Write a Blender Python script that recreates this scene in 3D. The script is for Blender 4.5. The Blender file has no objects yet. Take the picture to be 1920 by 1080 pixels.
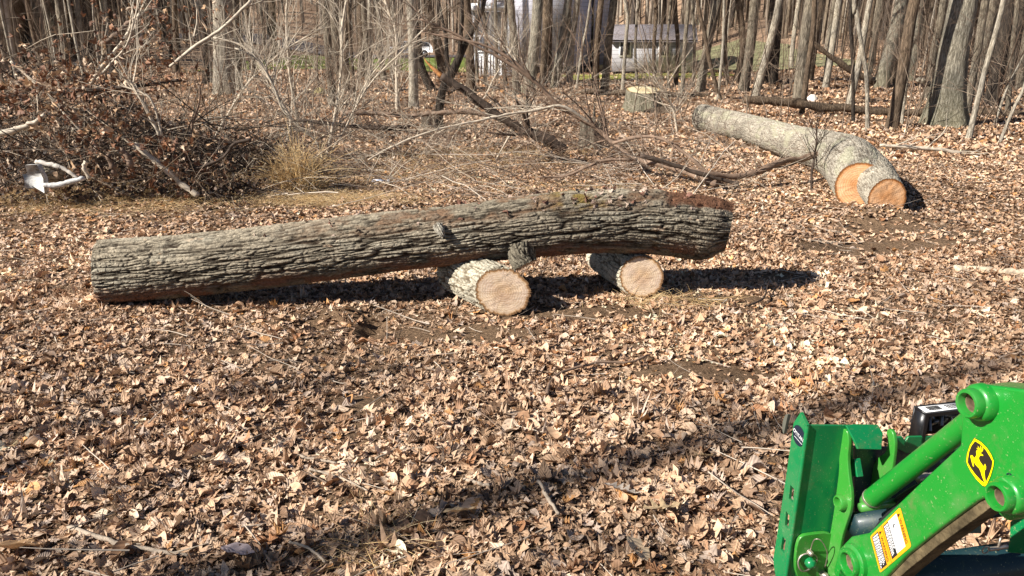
import bpy, math, random
import numpy as np
from mathutils import Vector
from mathutils.geometry import tessellate_polygon

# ---------------------------------------------------------------- camera, sky, sun, exposure
C = bpy.context.scene.collection
SC = bpy.context.scene
FPX, CAMH, PIT = 1450.0, 1.96, math.radians(18.0)
cd = bpy.data.cameras.new('camera'); cam = bpy.data.objects.new('camera', cd); C.objects.link(cam)
cam.location = (0, 0, CAMH); cam.rotation_euler = (math.radians(90) - PIT, 0, 0)
cd.sensor_fit = 'HORIZONTAL'; cd.sensor_width = 36; cd.lens = 36 * FPX / 1920
cd.clip_start = 0.05; cd.clip_end = 900
SC.camera = cam
SUN_AZ, SUN_EL = math.radians(24), math.radians(35)      # shadows fall towards (cos24, sin24)
SD = np.array([-math.cos(SUN_AZ) * math.cos(SUN_EL), -math.sin(SUN_AZ) * math.cos(SUN_EL), math.sin(SUN_EL)])
w = bpy.data.worlds.new('World'); SC.world = w; w.use_nodes = True
nt = w.node_tree; bg = nt.nodes['Background']
sky = nt.nodes.new('ShaderNodeTexSky'); sky.sky_type = 'NISHITA'; sky.sun_disc = False
sky.sun_elevation = SUN_EL; sky.sun_rotation = math.atan2(SD[0], SD[1])
sky.air_density = 0.6; sky.dust_density = 0.3; sky.altitude = 300
nt.links.new(sky.outputs[0], bg.inputs[0]); bg.inputs[1].default_value = 0.05
sl = bpy.data.lights.new('sun', 'SUN'); sl.energy = 5.0; sl.angle = math.radians(0.55); sl.color = (1.0, 0.945, 0.86)
so = bpy.data.objects.new('sun', sl); C.objects.link(so)
so.rotation_euler = Vector(SD).to_track_quat('Z', 'Y').to_euler(); so.location = (-8, -4, 12)
SC.view_settings.view_transform = 'Standard'; SC.view_settings.look = 'None'
SC.view_settings.gamma = 1; SC.view_settings.exposure = 0.93; SC.view_settings.use_curve_mapping = False
SC.cycles.max_bounces = 5; SC.cycles.diffuse_bounces = 2; SC.cycles.glossy_bounces = 3; SC.cycles.transmission_bounces = 3
SC.cycles.transparent_max_bounces = 4

# ---------------------------------------------------------------- small maths
rng = np.random.default_rng(7); random.seed(7)
cP, sP = math.cos(PIT), math.sin(PIT)
def ray(x, y):
    u = -(y - 540) / FPX
    return np.array([(x - 960) / FPX, cP + u * sP, -sP + u * cP])
O = np.array([0, 0, CAMH])
def ad(x, y, Y):                      # point of the photograph's ray at world distance Y
    d = ray(x, y); return O + d * (Y / d[1])
def hit(x, y, P, n):                  # ray with plane
    d = ray(x, y); return O + d * (np.dot(P - O, n) / np.dot(d, n))
def sst(a, b, x):
    t = np.clip((x - a) / (b - a), 0, 1); return t * t * (3 - 2 * t)
def _h(i, j, k, s):
    h = (i.astype(np.int64) * 374761393 + j.astype(np.int64) * 668265263 + k.astype(np.int64) * 2147483647 + s * 1274126177) & 0xFFFFFFFF
    h = ((h ^ (h >> 13)) * 1274126177) & 0xFFFFFFFF
    h = ((h ^ (h >> 16)) * 2246822519) & 0xFFFFFFFF
    return ((h ^ (h >> 15)) & 0xFFFFFF) / float(0xFFFFFF)
def vn(x, y, z=0.0, s=0):
    x, y, z = np.broadcast_arrays(np.asarray(x, float), np.asarray(y, float), np.asarray(z, float))
    i, j, k = np.floor(x), np.floor(y), np.floor(z)
    fx, fy, fz = x - i, y - j, z - k
    fx, fy, fz = fx * fx * (3 - 2 * fx), fy * fy * (3 - 2 * fy), fz * fz * (3 - 2 * fz)
    r = 0
    for a in (0, 1):
        for b in (0, 1):
            for c in (0, 1):
                wgt = (fx if a else 1 - fx) * (fy if b else 1 - fy) * (fz if c else 1 - fz)
                r = r + wgt * _h(i + a, j + b, k + c, s)
    return r
def fbm(x, y, z=0.0, o=4, s=0):
    r, a, t = 0, 1.0, 0
    for q in range(o):
        r = r + a * (vn(np.asarray(x) * 2 ** q, np.asarray(y) * 2 ** q, np.asarray(z) * 2 ** q, s + q) - .5); t += a; a *= .5
    return r / t * 2
def gz(x, y):
    x = np.asarray(x, float); y = np.asarray(y, float)
    near = 1 - sst(20, 60, np.hypot(x, y))
    z = near * (0.045 * fbm(x * .7, y * .7, 0, 3, 5) + 0.02 * fbm(x * 3.1, y * 3.1, 0, 2, 9))
    z = z + 0.25 * fbm(x * .08, y * .08, 0, 2, 3) * sst(12, 40, y)
    z = z + np.maximum(0, y - 95) * 0.15
    z = z + sst(9, 24, x) * np.maximum(0, y - 36) * 0.085
    z = z + sst(14, 30, -x) * np.maximum(0, y - 45) * 0.05
    g = lambda cx, cy, rx, ry: np.exp(-((x - cx) / rx) ** 2 - ((y - cy) / ry) ** 2)
    z = z * (1 - .8 * g(-1, 5.8, 2.6, .9)) * (1 - .8 * g(1.3, 5.9, 1.2, .8))
    z = z + .17 * g(4.12, 8.42, .50, .20) - .06 * g(3.6, 7.5, .5, .3) + .05 * g(2.9, 7.6, .5, .4)
    z = z - .10 * g(-1.42, 5.25, .16, .10) - .10 * g(-1.0, 5.2, .10, .22) + .05 * g(-1.25, 5.45, .12, .1) + .05 * g(.3, 3.35, .2, .1)
    z = z + .12 * g(-5.2, 9.6, 2.0, .8)
    return z
def gh(x, y):                         # where the pixel's ray meets the ground
    d = ray(x, y); t = 1.0
    prev = t
    for _ in range(6000):
        p = O + d * t
        if p[2] < float(gz(p[0], p[1])): break
        prev = t; t *= 1.004
    t = (t + prev) / 2; p = O + d * t; p[2] = float(gz(p[0], p[1])); return p

# ---------------------------------------------------------------- meshes and objects
def mk(name, V, Q=None, T=None, mat=None, parent=None, col=None, uv=None, smooth=False, origin=None, midx=None):
    V = np.asarray(V, np.float64).reshape(-1, 3)
    if parent is not None: origin = wloc(parent)
    if origin is not None: V = V - np.asarray(origin)
    me = bpy.data.meshes.new(name)
    fs = []
    nq = 0 if Q is None else len(Q); ntr = 0 if T is None else len(T)
    loops = []
    if nq: loops.append(np.asarray(Q, np.int32).ravel())
    if ntr: loops.append(np.asarray(T, np.int32).ravel())
    L = np.concatenate(loops) if loops else np.zeros(0, np.int32)
    me.vertices.add(len(V)); me.vertices.foreach_set('co', V.astype(np.float32).ravel())
    me.loops.add(len(L)); me.loops.foreach_set('vertex_index', L)
    me.polygons.add(nq + ntr)
    st = np.concatenate([np.arange(nq) * 4, nq * 4 + np.arange(ntr) * 3]).astype(np.int32)
    me.polygons.foreach_set('loop_start', st)
    if smooth: me.polygons.foreach_set('use_smooth', np.ones(nq + ntr, bool))
    if midx is not None: me.polygons.foreach_set('material_index', np.asarray(midx, np.int32))
    if col is not None:
        a = me.color_attributes.new('Col', 'FLOAT_COLOR', 'POINT')
        c = np.ones((len(V), 4), np.float32); c[:, :3] = np.broadcast_to(col, (len(V), 3)); a.data.foreach_set('color', c.ravel())
    if uv is not None:
        a = me.attributes.new('luv', 'FLOAT_VECTOR', 'POINT')
        c = np.zeros((len(V), 3), np.float32); c[:, :uv.shape[1]] = uv; a.data.foreach_set('vector', c.ravel())
    me.update(calc_edges=True)
    for m in (mat if isinstance(mat, (list, tuple)) else [mat]):
        if m is not None: me.materials.append(m)
    o = bpy.data.objects.new(name, me); C.objects.link(o)
    if parent is None: o.location = origin if origin is not None else (0, 0, 0)
    else: o.parent = parent
    return o
def wloc(o):
    p = np.zeros(3)
    while o is not None: p = p + np.array(o.location); o = o.parent
    return p
def tag(o, label, cat, group=None, kind=None):
    o['label'] = label; o['category'] = cat
    if group: o['group'] = group
    if kind: o['kind'] = kind
    return o
def setting(o): o['kind'] = 'structure'; return o
def empty(name, loc, label, cat, group=None):
    o = bpy.data.objects.new(name, None); C.objects.link(o); o.location = loc; o.empty_display_size = .1
    return tag(o, label, cat, group)
class Geo:
    def __init__(s): s.V, s.Q, s.T, s.c, s.n = [], [], [], [], 0
    def add(s, V, Q=None, T=None, col=None):
        V = np.asarray(V, float).reshape(-1, 3)
        if Q is not None and len(Q): s.Q.append(np.asarray(Q) + s.n)
        if T is not None and len(T): s.T.append(np.asarray(T) + s.n)
        s.V.append(V); s.n += len(V)
        if col is not None: s.c.append(np.broadcast_to(col, (len(V), 3)))
    def tube(s, pts, rad, k=6, cap=False, col=None):
        V, Q = tubes(np.asarray(pts, float)[None], np.asarray(rad, float)[None], k)
        T = None
        n = len(pts)
        if cap:
            V = np.vstack([V, pts[0], pts[-1]]); T = []
            for i in range(k):
                T.append((n * k, (i + 1) % k, i)); T.append((n * k + 1, (n - 1) * k + i, (n - 1) * k + (i + 1) % k))
        s.add(V, Q, T, col)
    def box(s, c, sx, sy, sz, ax=None, col=None):
        ax = np.eye(3) if ax is None else np.asarray(ax)
        sg = np.array([[a, b, d] for a in (-1, 1) for b in (-1, 1) for d in (-1, 1)]) * np.array([sx, sy, sz]) / 2
        s.add(np.asarray(c) + sg @ ax, [(0, 1, 3, 2), (4, 6, 7, 5), (0, 4, 5, 1), (2, 3, 7, 6), (0, 2, 6, 4), (1, 5, 7, 3)], None, col)
    def obj(s, name, mat, parent=None, smooth=False, origin=None):
        col = np.vstack(s.c) if s.c and sum(map(len, s.c)) == s.n else None
        return mk(name, np.vstack(s.V), np.vstack(s.Q) if s.Q else None, np.vstack(s.T) if s.T else None, mat, parent, col, smooth=smooth, origin=origin)
def tubes(P, R, k):                   # P (M,n,3), R (M,n)
    M, n, _ = P.shape
    t = np.gradient(P, axis=1); t /= np.linalg.norm(t, axis=2, keepdims=True) + 1e-12
    d = P[:, -1] - P[:, 0]; d /= np.linalg.norm(d, axis=1, keepdims=True) + 1e-12
    ref = np.where(np.abs(d[:, 2:3]) > .8, np.array([[1., 0.1, 0]]), np.array([[0, 0.05, 1.]]))[:, None]
    a = np.cross(t, np.broadcast_to(ref, t.shape)); a /= np.linalg.norm(a, axis=2, keepdims=True) + 1e-12
    b = np.cross(t, a)
    th = np.arange(k) * 2 * math.pi / k
    V = P[:, :, None] + R[:, :, None, None] * (a[:, :, None] * np.cos(th)[:, None] + b[:, :, None] * np.sin(th)[:, None])
    i = np.arange(n - 1)[:, None] * k; j = np.arange(k); j2 = (j + 1) % k
    q = np.stack([i + j, i + j2, i + k + j2, i + k + j], -1).reshape(-1, 4)
    Q = (q[None] + (np.arange(M) * n * k)[:, None, None]).reshape(-1, 4)
    return V.reshape(-1, 3), Q

# ---------------------------------------------------------------- materials
def newmat(name, rough=.8, spec=.3):
    m = bpy.data.materials.new(name); m.use_nodes = True
    b = m.node_tree.nodes['Principled BSDF']; b.inputs['Roughness'].default_value = rough
    b.inputs['Specular IOR Level'].default_value = spec
    return m, m.node_tree, b
def N(nt, typ, **kw):
    n = nt.nodes.new(typ)
    for k, v in kw.items():
        if k[0] == '_': setattr(n, k[1:], v)
        else: n.inputs[int(k[1:]) if k[0] == 'i' and k[1:].isdigit() else k].default_value = v
    return n
def ramp(nt, fac, stops):
    r = nt.nodes.new('ShaderNodeValToRGB'); e = r.color_ramp.elements
    while len(e) < len(stops): e.new(.5)
    for q, (p, c) in enumerate(stops): e[q].position = p; e[q].color = (*c, 1)
    nt.links.new(fac, r.inputs[0]); return r
def coords(nt, scale=(1, 1, 1), kind='Object'):
    tc = nt.nodes.new('ShaderNodeTexCoord'); mp = nt.nodes.new('ShaderNodeMapping')
    nt.links.new(tc.outputs[kind], mp.inputs[0]); mp.inputs['Scale'].default_value = scale
    return mp.outputs[0]
def simple(name, c, rough=.6, spec=.4, metal=0, noise=0.0, nscale=8, bump=0.0, bscale=40, coat=0):
    m, nt, b = newmat(name, rough, spec); b.inputs['Metallic'].default_value = metal
    b.inputs['Coat Weight'].default_value = coat; b.inputs['Coat Roughness'].default_value = .12
    co = coords(nt)
    n = N(nt, 'ShaderNodeTexNoise', Scale=nscale, Detail=5.0); nt.links.new(co, n.inputs['Vector'])
    lo = tuple(x * (1 - noise) for x in c); hi = tuple(min(1, x * (1 + noise)) for x in c)
    r = ramp(nt, n.outputs[0], [(.3, lo), (.7, hi)]); nt.links.new(r.outputs[0], b.inputs['Base Color'])
    if bump:
        n2 = N(nt, 'ShaderNodeTexNoise', Scale=bscale, Detail=4.0); nt.links.new(co, n2.inputs['Vector'])
        bp = N(nt, 'ShaderNodeBump', Strength=bump, Distance=.01); nt.links.new(n2.outputs[0], bp.inputs['Height']); nt.links.new(bp.outputs[0], b.inputs['Normal'])
    return m
def barkmat(name, lo, hi, sc=9.0, moss=None, bump=.8):
    m, nt, b = newmat(name, .9, .15)
    co = coords(nt, (1, 1, .16))
    v = N(nt, 'ShaderNodeTexNoise', Scale=sc * 2.2, Detail=6.0, Roughness=.65); nt.links.new(co, v.inputs['Vector'])
    vo = N(nt, 'ShaderNodeTexVoronoi', Scale=sc * 2.6); vo.feature = 'DISTANCE_TO_EDGE'
    mx = N(nt, 'ShaderNodeMix', _data_type='VECTOR'); mx.inputs[0].default_value = .12
    nt.links.new(co, mx.inputs[4]); nt.links.new(v.outputs[1], mx.inputs[5]); nt.links.new(mx.outputs[1], vo.inputs['Vector'])
    ml = N(nt, 'ShaderNodeMath', _operation='MULTIPLY'); ml.inputs[1].default_value = 2.6; nt.links.new(vo.outputs[0], ml.inputs[0])
    add = N(nt, 'ShaderNodeMath', _operation='MULTIPLY_ADD'); add.inputs[1].default_value = .5; nt.links.new(ml.outputs[0], add.inputs[0])
    sub = N(nt, 'ShaderNodeMath', _operation='MULTIPLY'); sub.inputs[1].default_value = .6; nt.links.new(v.outputs[0], sub.inputs[0]); nt.links.new(sub.outputs[0], add.inputs[2])
    r = ramp(nt, add.outputs[0], [(.25, lo), (.62, hi)])
    big = N(nt, 'ShaderNodeTexNoise', Scale=1.3, Detail=3.0); nt.links.new(coords(nt), big.inputs['Vector'])
    r2 = ramp(nt, big.outputs[0], [(.35, (.72, .72, .72)), (.65, (1.15, 1.12, 1.05))])
    mm = N(nt, 'ShaderNodeMix', _data_type='RGBA', _blend_type='MULTIPLY'); mm.inputs[0].default_value = 1
    nt.links.new(r.outputs[0], mm.inputs[6]); nt.links.new(r2.outputs[0], mm.inputs[7])
    last = mm.outputs[2]
    if moss:
        se = N(nt, 'ShaderNodeSeparateXYZ'); nt.links.new(coords(nt), se.inputs[0])
        mr = N(nt, 'ShaderNodeMapRange'); mr.inputs[1].default_value = .1; mr.inputs[2].default_value = 1.3; mr.inputs[3].default_value = .38; mr.inputs[4].default_value = .05
        nt.links.new(se.outputs[2], mr.inputs[0])
        m3 = N(nt, 'ShaderNodeMix', _data_type='RGBA'); nt.links.new(mr.outputs[0], m3.inputs[0]); nt.links.new(last, m3.inputs[6]); m3.inputs[7].default_value = (*moss, 1); last = m3.outputs[2]
    nt.links.new(last, b.inputs['Base Color'])
    bp = N(nt, 'ShaderNodeBump', Strength=bump, Distance=.03); nt.links.new(add.outputs[0], bp.inputs['Height']); nt.links.new(bp.outputs[0], b.inputs['Normal'])
    return m
def attrmat(name, rough=.85, spec=.2, bump=.4, bscale=90, var=.35, transl=0.0, nscale=60):
    m, nt, b = newmat(name, rough, spec)
    a = N(nt, 'ShaderNodeAttribute'); a.attribute_name = 'Col'
    co = coords(nt)
    n = N(nt, 'ShaderNodeTexNoise', Scale=nscale, Detail=5.0); nt.links.new(co, n.inputs['Vector'])
    r = ramp(nt, n.outputs[0], [(.3, (1 - var,) * 3), (.7, (1 + var,) * 3)])
    mm = N(nt, 'ShaderNodeMix', _data_type='RGBA', _blend_type='MULTIPLY'); mm.inputs[0].default_value = 1
    nt.links.new(a.outputs[0], mm.inputs[6]); nt.links.new(r.outputs[0], mm.inputs[7]); nt.links.new(mm.outputs[2], b.inputs['Base Color'])
    if bump:
        n2 = N(nt, 'ShaderNodeTexNoise', Scale=bscale, Detail=4.0); nt.links.new(co, n2.inputs['Vector'])
        bp = N(nt, 'ShaderNodeBump', Strength=bump, Distance=.01); nt.links.new(n2.outputs[0], bp.inputs['Height']); nt.links.new(bp.outputs[0], b.inputs['Normal'])
    return m, nt, b, mm
M = {}
M['bark_grey'] = barkmat('bark_grey', (.06, .048, .036), (.29, .25, .195))
M['bark_pale'] = barkmat('bark_pale', (.16, .135, .105), (.50, .45, .37), 8)
M['bark_brown'] = barkmat('bark_brown', (.05, .035, .024), (.21, .155, .11))
M['bark_dark'] = barkmat('bark_dark', (.02, .016, .014), (.085, .068, .055))
M['bark_mossy'] = barkmat('bark_mossy', (.08, .07, .055), (.37, .34, .28), 9, moss=(.13, .12, .055))
M['twig_pale'] = simple('twig_pale', (.52, .44, .34), .7, .3, noise=.3, nscale=14)
M['twig_brown'] = simple('twig_brown', (.20, .135, .095), .75, .25, noise=.4, nscale=12)
M['twig_dark'] = simple('twig_dark', (.07, .05, .038), .8, .2, noise=.4, nscale=12)
# leaves: colour per leaf, veins from the leaf's own coordinates
m, nt, b, mm = attrmat('dry_leaf', .62, .35, .0, 60, .22, nscale=45); M['leaf'] = m
a = N(nt, 'ShaderNodeAttribute'); a.attribute_name = 'luv'
se = N(nt, 'ShaderNodeSeparateXYZ'); nt.links.new(a.outputs[1], se.inputs[0])
ab = N(nt, 'ShaderNodeMath', _operation='ABSOLUTE'); nt.links.new(se.outputs[1], ab.inputs[0])
mu = N(nt, 'ShaderNodeMath', _operation='SUBTRACT'); nt.links.new(se.outputs[0], mu.inputs[0]); nt.links.new(ab.outputs[0], mu.inputs[1])
sc_ = N(nt, 'ShaderNodeMath', _operation='MULTIPLY'); sc_.inputs[1].default_value = 44; nt.links.new(mu.outputs[0], sc_.inputs[0])
si = N(nt, 'ShaderNodeMath', _operation='SINE'); nt.links.new(sc_.outputs[0], si.inputs[0])
mid = N(nt, 'ShaderNodeMapRange'); mid.inputs[1].default_value = 0; mid.inputs[2].default_value = .05; mid.inputs[3].default_value = 1.4; mid.inputs[4].default_value = 0
nt.links.new(ab.outputs[0], mid.inputs[0])
ad_ = N(nt, 'ShaderNodeMath', _operation='MULTIPLY_ADD'); ad_.inputs[1].default_value = .35; nt.links.new(si.outputs[0], ad_.inputs[0]); nt.links.new(mid.outputs[0], ad_.inputs[2])
bp = N(nt, 'ShaderNodeBump', Strength=.5, Distance=.004); nt.links.new(ad_.outputs[0], bp.inputs['Height']); nt.links.new(bp.outputs[0], b.inputs['Normal'])
tr = N(nt, 'ShaderNodeBsdfTranslucent'); nt.links.new(mm.outputs[2], tr.inputs[0])
ms = N(nt, 'ShaderNodeMixShader'); ms.inputs[0].default_value = .12
nt.links.new(b.outputs[0], ms.inputs[1]); nt.links.new(tr.outputs[0], ms.inputs[2]); nt.links.new(ms.outputs[0], nt.nodes['Material Output'].inputs[0])
M['logbark'] = attrmat('log_bark', .92, .12, .6, 130, .35, nscale=55)[0]
M['straw'] = attrmat('dry_grass', .6, .3, 0, 60, .2)[0]
# sawn wood: rings, saw marks and blotches
def woodmat(name, base, dark, pinkc, ring=11., streak=.5):
    m, nt, b = newmat(name, .75, .2)
    a = N(nt, 'ShaderNodeAttribute'); a.attribute_name = 'luv'
    ln = N(nt, 'ShaderNodeVectorMath', _operation='LENGTH'); nt.links.new(a.outputs[1], ln.inputs[0])
    nz = N(nt, 'ShaderNodeTexNoise', Scale=3.0, Detail=5.0); nt.links.new(a.outputs[1], nz.inputs['Vector'])
    q = N(nt, 'ShaderNodeMath', _operation='MULTIPLY_ADD'); q.inputs[1].default_value = .09; nt.links.new(nz.outputs[0], q.inputs[0]); nt.links.new(ln.outputs[1], q.inputs[2])
    r0 = N(nt, 'ShaderNodeMath', _operation='MULTIPLY'); r0.inputs[1].default_value = ring * 6.28; nt.links.new(q.outputs[0], r0.inputs[0])
    si = N(nt, 'ShaderNodeMath', _operation='SINE'); nt.links.new(r0.outputs[0], si.inputs[0])
    mp = N(nt, 'ShaderNodeMapping'); mp.inputs['Scale'].default_value = (1.2, 22, 1); mp.inputs['Rotation'].default_value = (0, 0, .12); nt.links.new(a.outputs[1], mp.inputs[0])
    st = N(nt, 'ShaderNodeTexNoise', Scale=1.6, Detail=5.0, Roughness=.6, Distortion=.4); nt.links.new(mp.outputs[0], st.inputs['Vector'])
    big = N(nt, 'ShaderNodeTexNoise', Scale=1.8, Detail=3.0); nt.links.new(a.outputs[1], big.inputs['Vector'])
    rb = ramp(nt, big.outputs[0], [(.38, base), (.62, pinkc)])
    rs = ramp(nt, st.outputs[0], [(.36, tuple(d / max(bb, .01) for d, bb in zip(dark, base))), (.52, (1, 1, 1))])
    mm = N(nt, 'ShaderNodeMix', _data_type='RGBA', _blend_type='MULTIPLY'); mm.inputs[0].default_value = streak; nt.links.new(rb.outputs[0], mm.inputs[6]); nt.links.new(rs.outputs[0], mm.inputs[7])
    rr = ramp(nt, si.outputs[0], [(0, (.74, .64, .54)), (.6, (1, 1, 1))])
    m2 = N(nt, 'ShaderNodeMix', _data_type='RGBA', _blend_type='MULTIPLY'); m2.inputs[0].default_value = .6; nt.links.new(mm.outputs[2], m2.inputs[6]); nt.links.new(rr.outputs[0], m2.inputs[7])
    rim = ramp(nt, q.outputs[0], [(.90, (1, 1, 1)), (.96, (.72, .58, .42)), (.985, (.6, .45, .3)), (1.0, (.3, .22, .15))])
    m3 = N(nt, 'ShaderNodeMix', _data_type='RGBA', _blend_type='MULTIPLY'); m3.inputs[0].default_value = 1; nt.links.new(m2.outputs[2], m3.inputs[6]); nt.links.new(rim.outputs[0], m3.inputs[7])
    nm = N(nt, 'ShaderNodeVectorMath', _operation='NORMALIZE'); nt.links.new(a.outputs[1], nm.inputs[0])
    cr = N(nt, 'ShaderNodeTexNoise', Scale=5.5, Detail=2.0, Roughness=.4); nt.links.new(nm.outputs[0], cr.inputs['Vector'])
    cb = N(nt, 'ShaderNodeMath', _operation='SUBTRACT'); cb.inputs[1].default_value = .5; nt.links.new(cr.outputs[0], cb.inputs[0])
    ca_ = N(nt, 'ShaderNodeMath', _operation='ABSOLUTE'); nt.links.new(cb.outputs[0], ca_.inputs[0])
    cm_ = N(nt, 'ShaderNodeMath', _operation='MULTIPLY_ADD'); cm_.inputs[1].default_value = .05; nt.links.new(nz.outputs[0], cm_.inputs[0]); nt.links.new(ca_.outputs[0], cm_.inputs[2])
    rc_ = ramp(nt, cm_.outputs[0], [(.020, (.45, .34, .26)), (.032, (1, 1, 1))])
    m4 = N(nt, 'ShaderNodeMix', _data_type='RGBA', _blend_type='MULTIPLY'); m4.inputs[0].default_value = .85; nt.links.new(m3.outputs[2], m4.inputs[6]); nt.links.new(rc_.outputs[0], m4.inputs[7])
    hw_ = ramp(nt, q.outputs[0], [(.30, (.84, .76, .68)), (.62, (1, 1, 1))])
    m5 = N(nt, 'ShaderNodeMix', _data_type='RGBA', _blend_type='MULTIPLY'); m5.inputs[0].default_value = 1; nt.links.new(m4.outputs[2], m5.inputs[6]); nt.links.new(hw_.outputs[0], m5.inputs[7])
    nt.links.new(m5.outputs[2], b.inputs['Base Color'])
    bp = N(nt, 'ShaderNodeBump', Strength=.2, Distance=.004); nt.links.new(st.outputs[0], bp.inputs['Height']); nt.links.new(bp.outputs[0], b.inputs['Normal'])
    return m
M['wood_tan'] = woodmat('sawn_wood_tan', (.76, .61, .44), (.50, .35, .22), (.70, .56, .44), streak=.6)
M['wood_peach'] = woodmat('sawn_wood_peach', (.66, .36, .17), (.42, .22, .11), (.68, .42, .24), streak=.4)
M['wood_cream'] = woodmat('sawn_wood_cream', (.74, .68, .45), (.5, .42, .25), (.74, .66, .42), streak=.2)

# ---------------------------------------------------------------- ground
def groundmat():
    m, nt, b = newmat('leaf_mould', .95, .1)
    co = coords(nt)
    n1 = N(nt, 'ShaderNodeTexNoise', Scale=38.0, Detail=8.0, Roughness=.7); nt.links.new(co, n1.inputs['Vector'])
    n2 = N(nt, 'ShaderNodeTexNoise', Scale=.35, Detail=4.0); nt.links.new(co, n2.inputs['Vector'])
    vo = N(nt, 'ShaderNodeTexVoronoi', Scale=9.0); nt.links.new(co, vo.inputs['Vector'])
    r1 = ramp(nt, n1.outputs[0], [(.32, (.07, .046, .03)), (.6, (.27, .185, .12))])
    r3 = ramp(nt, vo.outputs[1], [(0, (.2, .13, .09)), (1, (.52, .38, .27))])
    a = N(nt, 'ShaderNodeAttribute'); a.attribute_name = 'Col'
    mx = N(nt, 'ShaderNodeMix', _data_type='RGBA'); se = N(nt, 'ShaderNodeSeparateColor'); nt.links.new(a.outputs[0], se.inputs[0])
    nt.links.new(se.outputs[0], mx.inputs[0]); nt.links.new(r1.outputs[0], mx.inputs[6]); nt.links.new(r3.outputs[0], mx.inputs[7])
    r2 = ramp(nt, n2.outputs[0], [(.35, (.75, .7, .66)), (.65, (1.1, 1.06, 1))])
    mm = N(nt, 'ShaderNodeMix', _data_type='RGBA', _blend_type='MULTIPLY'); mm.inputs[0].default_value = 1; nt.links.new(mx.outputs[2], mm.inputs[6]); nt.links.new(r2.outputs[0], mm.inputs[7])
    nt.links.new(mm.outputs[2], b.inputs['Base Color'])
    bp = N(nt, 'ShaderNodeBump', Strength=1.0, Distance=.03); nt.links.new(n1.outputs[0], bp.inputs['Height']); nt.links.new(bp.outputs[0], b.inputs['Normal'])
    return m
n = 560
u = np.linspace(-1, 1, n); gx = 1.9 * np.sinh(5.5 * u); gy = 5.5 + 1.9 * np.sinh(5.5 * u)
X, Y = np.meshgrid(gx, gy); Z = gz(X, Y)
Z += .012 * fbm(X * 9, Y * 9, 0, 3, 21) * (1 - sst(8, 16, np.hypot(X, Y)))
idx = np.arange(n * n).reshape(n, n)
Q = np.stack([idx[:-1, :-1], idx[:-1, 1:], idx[1:, 1:], idx[1:, :-1]], -1).reshape(-1, 4)
farm = sst(9, 45, np.hypot(X, Y))
setting(mk('ground', np.stack([X, Y, Z], -1), Q, None, groundmat(), col=np.stack([farm] * 3, -1).reshape(-1, 3), smooth=True))
def sheet(name, x0, x1, y0, y1, n, dz, mat, edge=None):
    X, Y = np.meshgrid(np.linspace(x0, x1, n), np.linspace(y0, y1, n))
    if edge: X, Y = edge(X, Y)
    i = np.arange(n * n).reshape(n, n)
    Q = np.stack([i[:-1, :-1], i[:-1, 1:], i[1:, 1:], i[1:, :-1]], -1).reshape(-1, 4)
    return setting(mk(name, np.stack([X, Y, gz(X, Y) + dz], -1), Q, None, mat, smooth=True))
def wob(X, Y): return X + 1.2 * fbm(X * .3, Y * .3, 0, 2, 4), Y + 1.2 * fbm(X * .25 + 9, Y * .3, 0, 2, 8)
sheet('lawn', -19, -2.5, 46, 75, 60, .07, simple('lawn_grass', (.17, .21, .05), .9, .1, noise=.45, nscale=2.2, bump=.6, bscale=30), wob)
sheet('lawn', 11.5, 19, 43, 66, 60, .09, simple('lawn_grass_dry', (.21, .20, .11), .9, .1, noise=.35, nscale=1.2, bump=.6, bscale=30), wob)
sheet('lawn', 3, 10.5, 37, 41.5, 50, .07, simple('weedy_grass', (.26, .26, .06), .9, .1, noise=.5, nscale=3, bump=.6, bscale=30), wob)
sheet('road', -60, 8, 77, 90, 60, .14, simple('asphalt', (.13, .12, .125), .9, .15, noise=.2, nscale=1.5))

# ---------------------------------------------------------------- logs
def worley(u, v, pv, seed):           # u along, v around (periodic with pv cells): returns F1, F2
    i, j = np.floor(u), np.floor(v)
    F1 = np.full(u.shape, 9.); F2 = np.full(u.shape, 9.)
    for a in (-1, 0, 1):
        for b_ in (-1, 0, 1):
            ci, cj = i + a, j + b_
            cm = np.mod(cj, pv)
            px = ci + .1 + .8 * _h(ci, cm, cm * 0, seed); py = cj + .1 + .8 * _h(ci, cm, cm * 0, seed + 1)
            d = np.hypot(px - u, py - v)
            F2 = np.where(d < F1, F1, np.minimum(F2, d)); F1 = np.minimum(F1, d)
    return F1, F2
def spl(P, t):                        # Catmull-Rom through rows of P at t in 0..1
    P = np.asarray(P, float); n = len(P); s = np.clip(t, 0, 1) * (n - 1); i = np.minimum(s.astype(int), n - 2); f = (s - i)[:, None]
    g = lambda k: P[np.clip(k, 0, n - 1)]
    a, b_, c, d = g(i - 1), g(i), g(i + 1), g(i + 2)
    return .5 * (2 * b_ + (c - a) * f + (2 * a - 5 * b_ + 4 * c - d) * f ** 2 + (3 * b_ - a - 3 * c + d) * f ** 3)
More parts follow.
